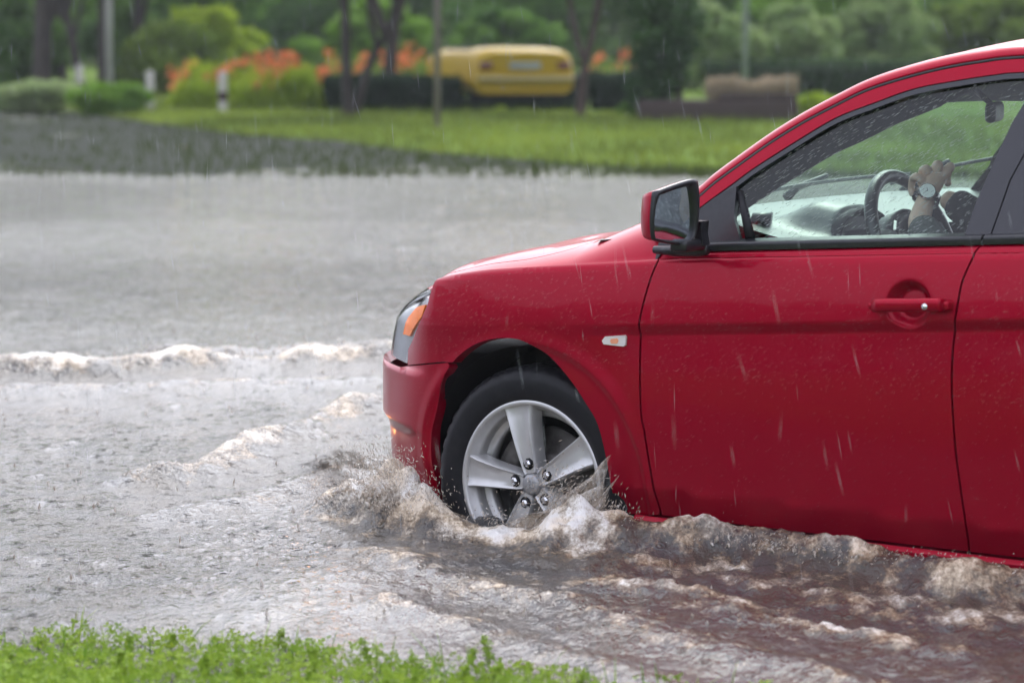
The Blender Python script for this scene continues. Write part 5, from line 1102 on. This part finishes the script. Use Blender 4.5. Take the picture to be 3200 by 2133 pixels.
# clothes: sleeves and jacket follow the limbs
skinmesh('jacket',[[c('p',pel+[0,0,.02],(.17,.14)),c('c1',pel*.5+che*.5,(.162,.13)),c('ch',che+[0,0,.0],(.17,.125)),c('n',nek+[0,0,-.06],(.075,.075))],[c('ch',che,0),c('ls',sh,(.080,.080)),c('le',elb,(.060,.060)),c('fa',fa_*.9+wr*.1,(.046,.050))]],cloth,per)
skinmesh('dark_sleeve',[[c('a',rs,(.080,.080)),c('b',rel_,(.062,.062)),c('c',rw_+[-.02,0,-.01],(.045,.047)),c('d',rw_+[.01,.0,.01],(.037,.040))]],dcl,per)
mb=MB(); hh_=hd+np.array([-.018,0,.045]); mb.grid([[hh_+np.array([.098*math.sin(t)*math.cos(a)-.01,.088*math.sin(t)*math.sin(a),.10*math.cos(t)]) for a in np.linspace(0,2*math.pi,25)] for t in np.linspace(.01,1.45,10)]); mb.build('hair',hair,per)
for sy in (-1,1):
    mb=MB(); mb.tube([hd+[.0,sy*.083,-.01],hd+[.0,sy*.092,.03]],[.014,.02],8); mb.build('ear',skin,per)
    mb=MB(); e_=hd+np.array([.082,sy*.032,.03]); mb.grid([[e_+.012*np.array([math.cos(t),math.sin(t)*math.cos(a),math.sin(t)*math.sin(a)]) for a in np.linspace(0,2*math.pi,13)] for t in np.linspace(.01,1.6,6)]); mb.build('eye',mat('eye_white',(.7,.7,.7),rough=.2),per)
mb=MB(); mb.tube([hd+[.078,0,.035],hd+[.105,0,.0],hd+[.09,0,-.008]],[.009,.014,.010],8); mb.build('nose',skin,per)
# watch: a top-level thing strapped round the wrist
wa=tag(empty('wrist_watch',(0,0,0)),'wrist watch with a round white face and black strap on the driver\'s wrist','watch')
wc=bp(2893,608,-.352); out=np.array([-.42,.72,.38]); out/=np.linalg.norm(out); ua=(wr-fa_); ua/=np.linalg.norm(ua); ta=np.cross(out,ua); ta/=np.linalg.norm(ta); out=np.cross(ua,ta)
axc=wr+ (fa_-wr)*.06
def CW(p): return cw(np.asarray(p,float))
rad=np.linalg.norm((wc-axc)-ua*np.dot(wc-axc,ua)); rad=min(max(rad,.028),.036)
fc=axc+out*rad
mb=MB(); mb.grid([[CW(axc+ua*s_*.011+(math.cos(a)*out*rad*.98+math.sin(a)*ta*rad*1.05)) for s_ in (-1,1)] for a in np.linspace(0,2*math.pi,33)]); mb.build('strap',M['gloss_black'],wa,solid=.003)
mb=MB(); mb.tube([CW(fc-out*.004),CW(fc+out*.007)],.0215,24); mb.build('case',M['chrome'],wa)
mb=MB(); ap=[CW(fc+out*.0078+.0195*(math.cos(a)*ua+math.sin(a)*ta)) for a in np.linspace(0,2*math.pi,25)[:-1]]; mb.V=[tuple(p) for p in ap]; mb.F=[tuple(range(24))]; mb.build('dial',mat('dial_white',(.93,.96,.93),rough=.5),wa,smooth=False)
mb=MB()
for a,l_ in ((.5,.013),(2.3,.009)): 
    d_=math.cos(a)*ua+math.sin(a)*ta; p_=np.cross(out,d_); b_=fc+out*.0086; mb.add([CW(b_-p_*.0011),CW(b_+p_*.0011),CW(b_+d_*l_)],[(0,1,2)])
mb.build('hands',M['black'],wa,smooth=False)
# ---------------------------------------------------------------- rain haze in the air
hm=bpy.data.materials.new('rain_haze'); hm.use_nodes=True; t=hm.node_tree; t.nodes.clear(); o_=t.nodes.new('ShaderNodeOutputMaterial'); pv=t.nodes.new('ShaderNodeVolumePrincipled'); pv.inputs['Color'].default_value=(.86,.9,.95,1); pv.inputs['Density'].default_value=.0006; pv.inputs['Anisotropy'].default_value=.2
t.links.new(pv.outputs[0],o_.inputs['Volume'])
mb=MB(); mb.box((0,20,8.5),(330,310,25)); hz=mb.build('haze',hm,smooth=False); tag(hz,kind='stuff'); hz['label']='thin grey rain haze over the whole park';
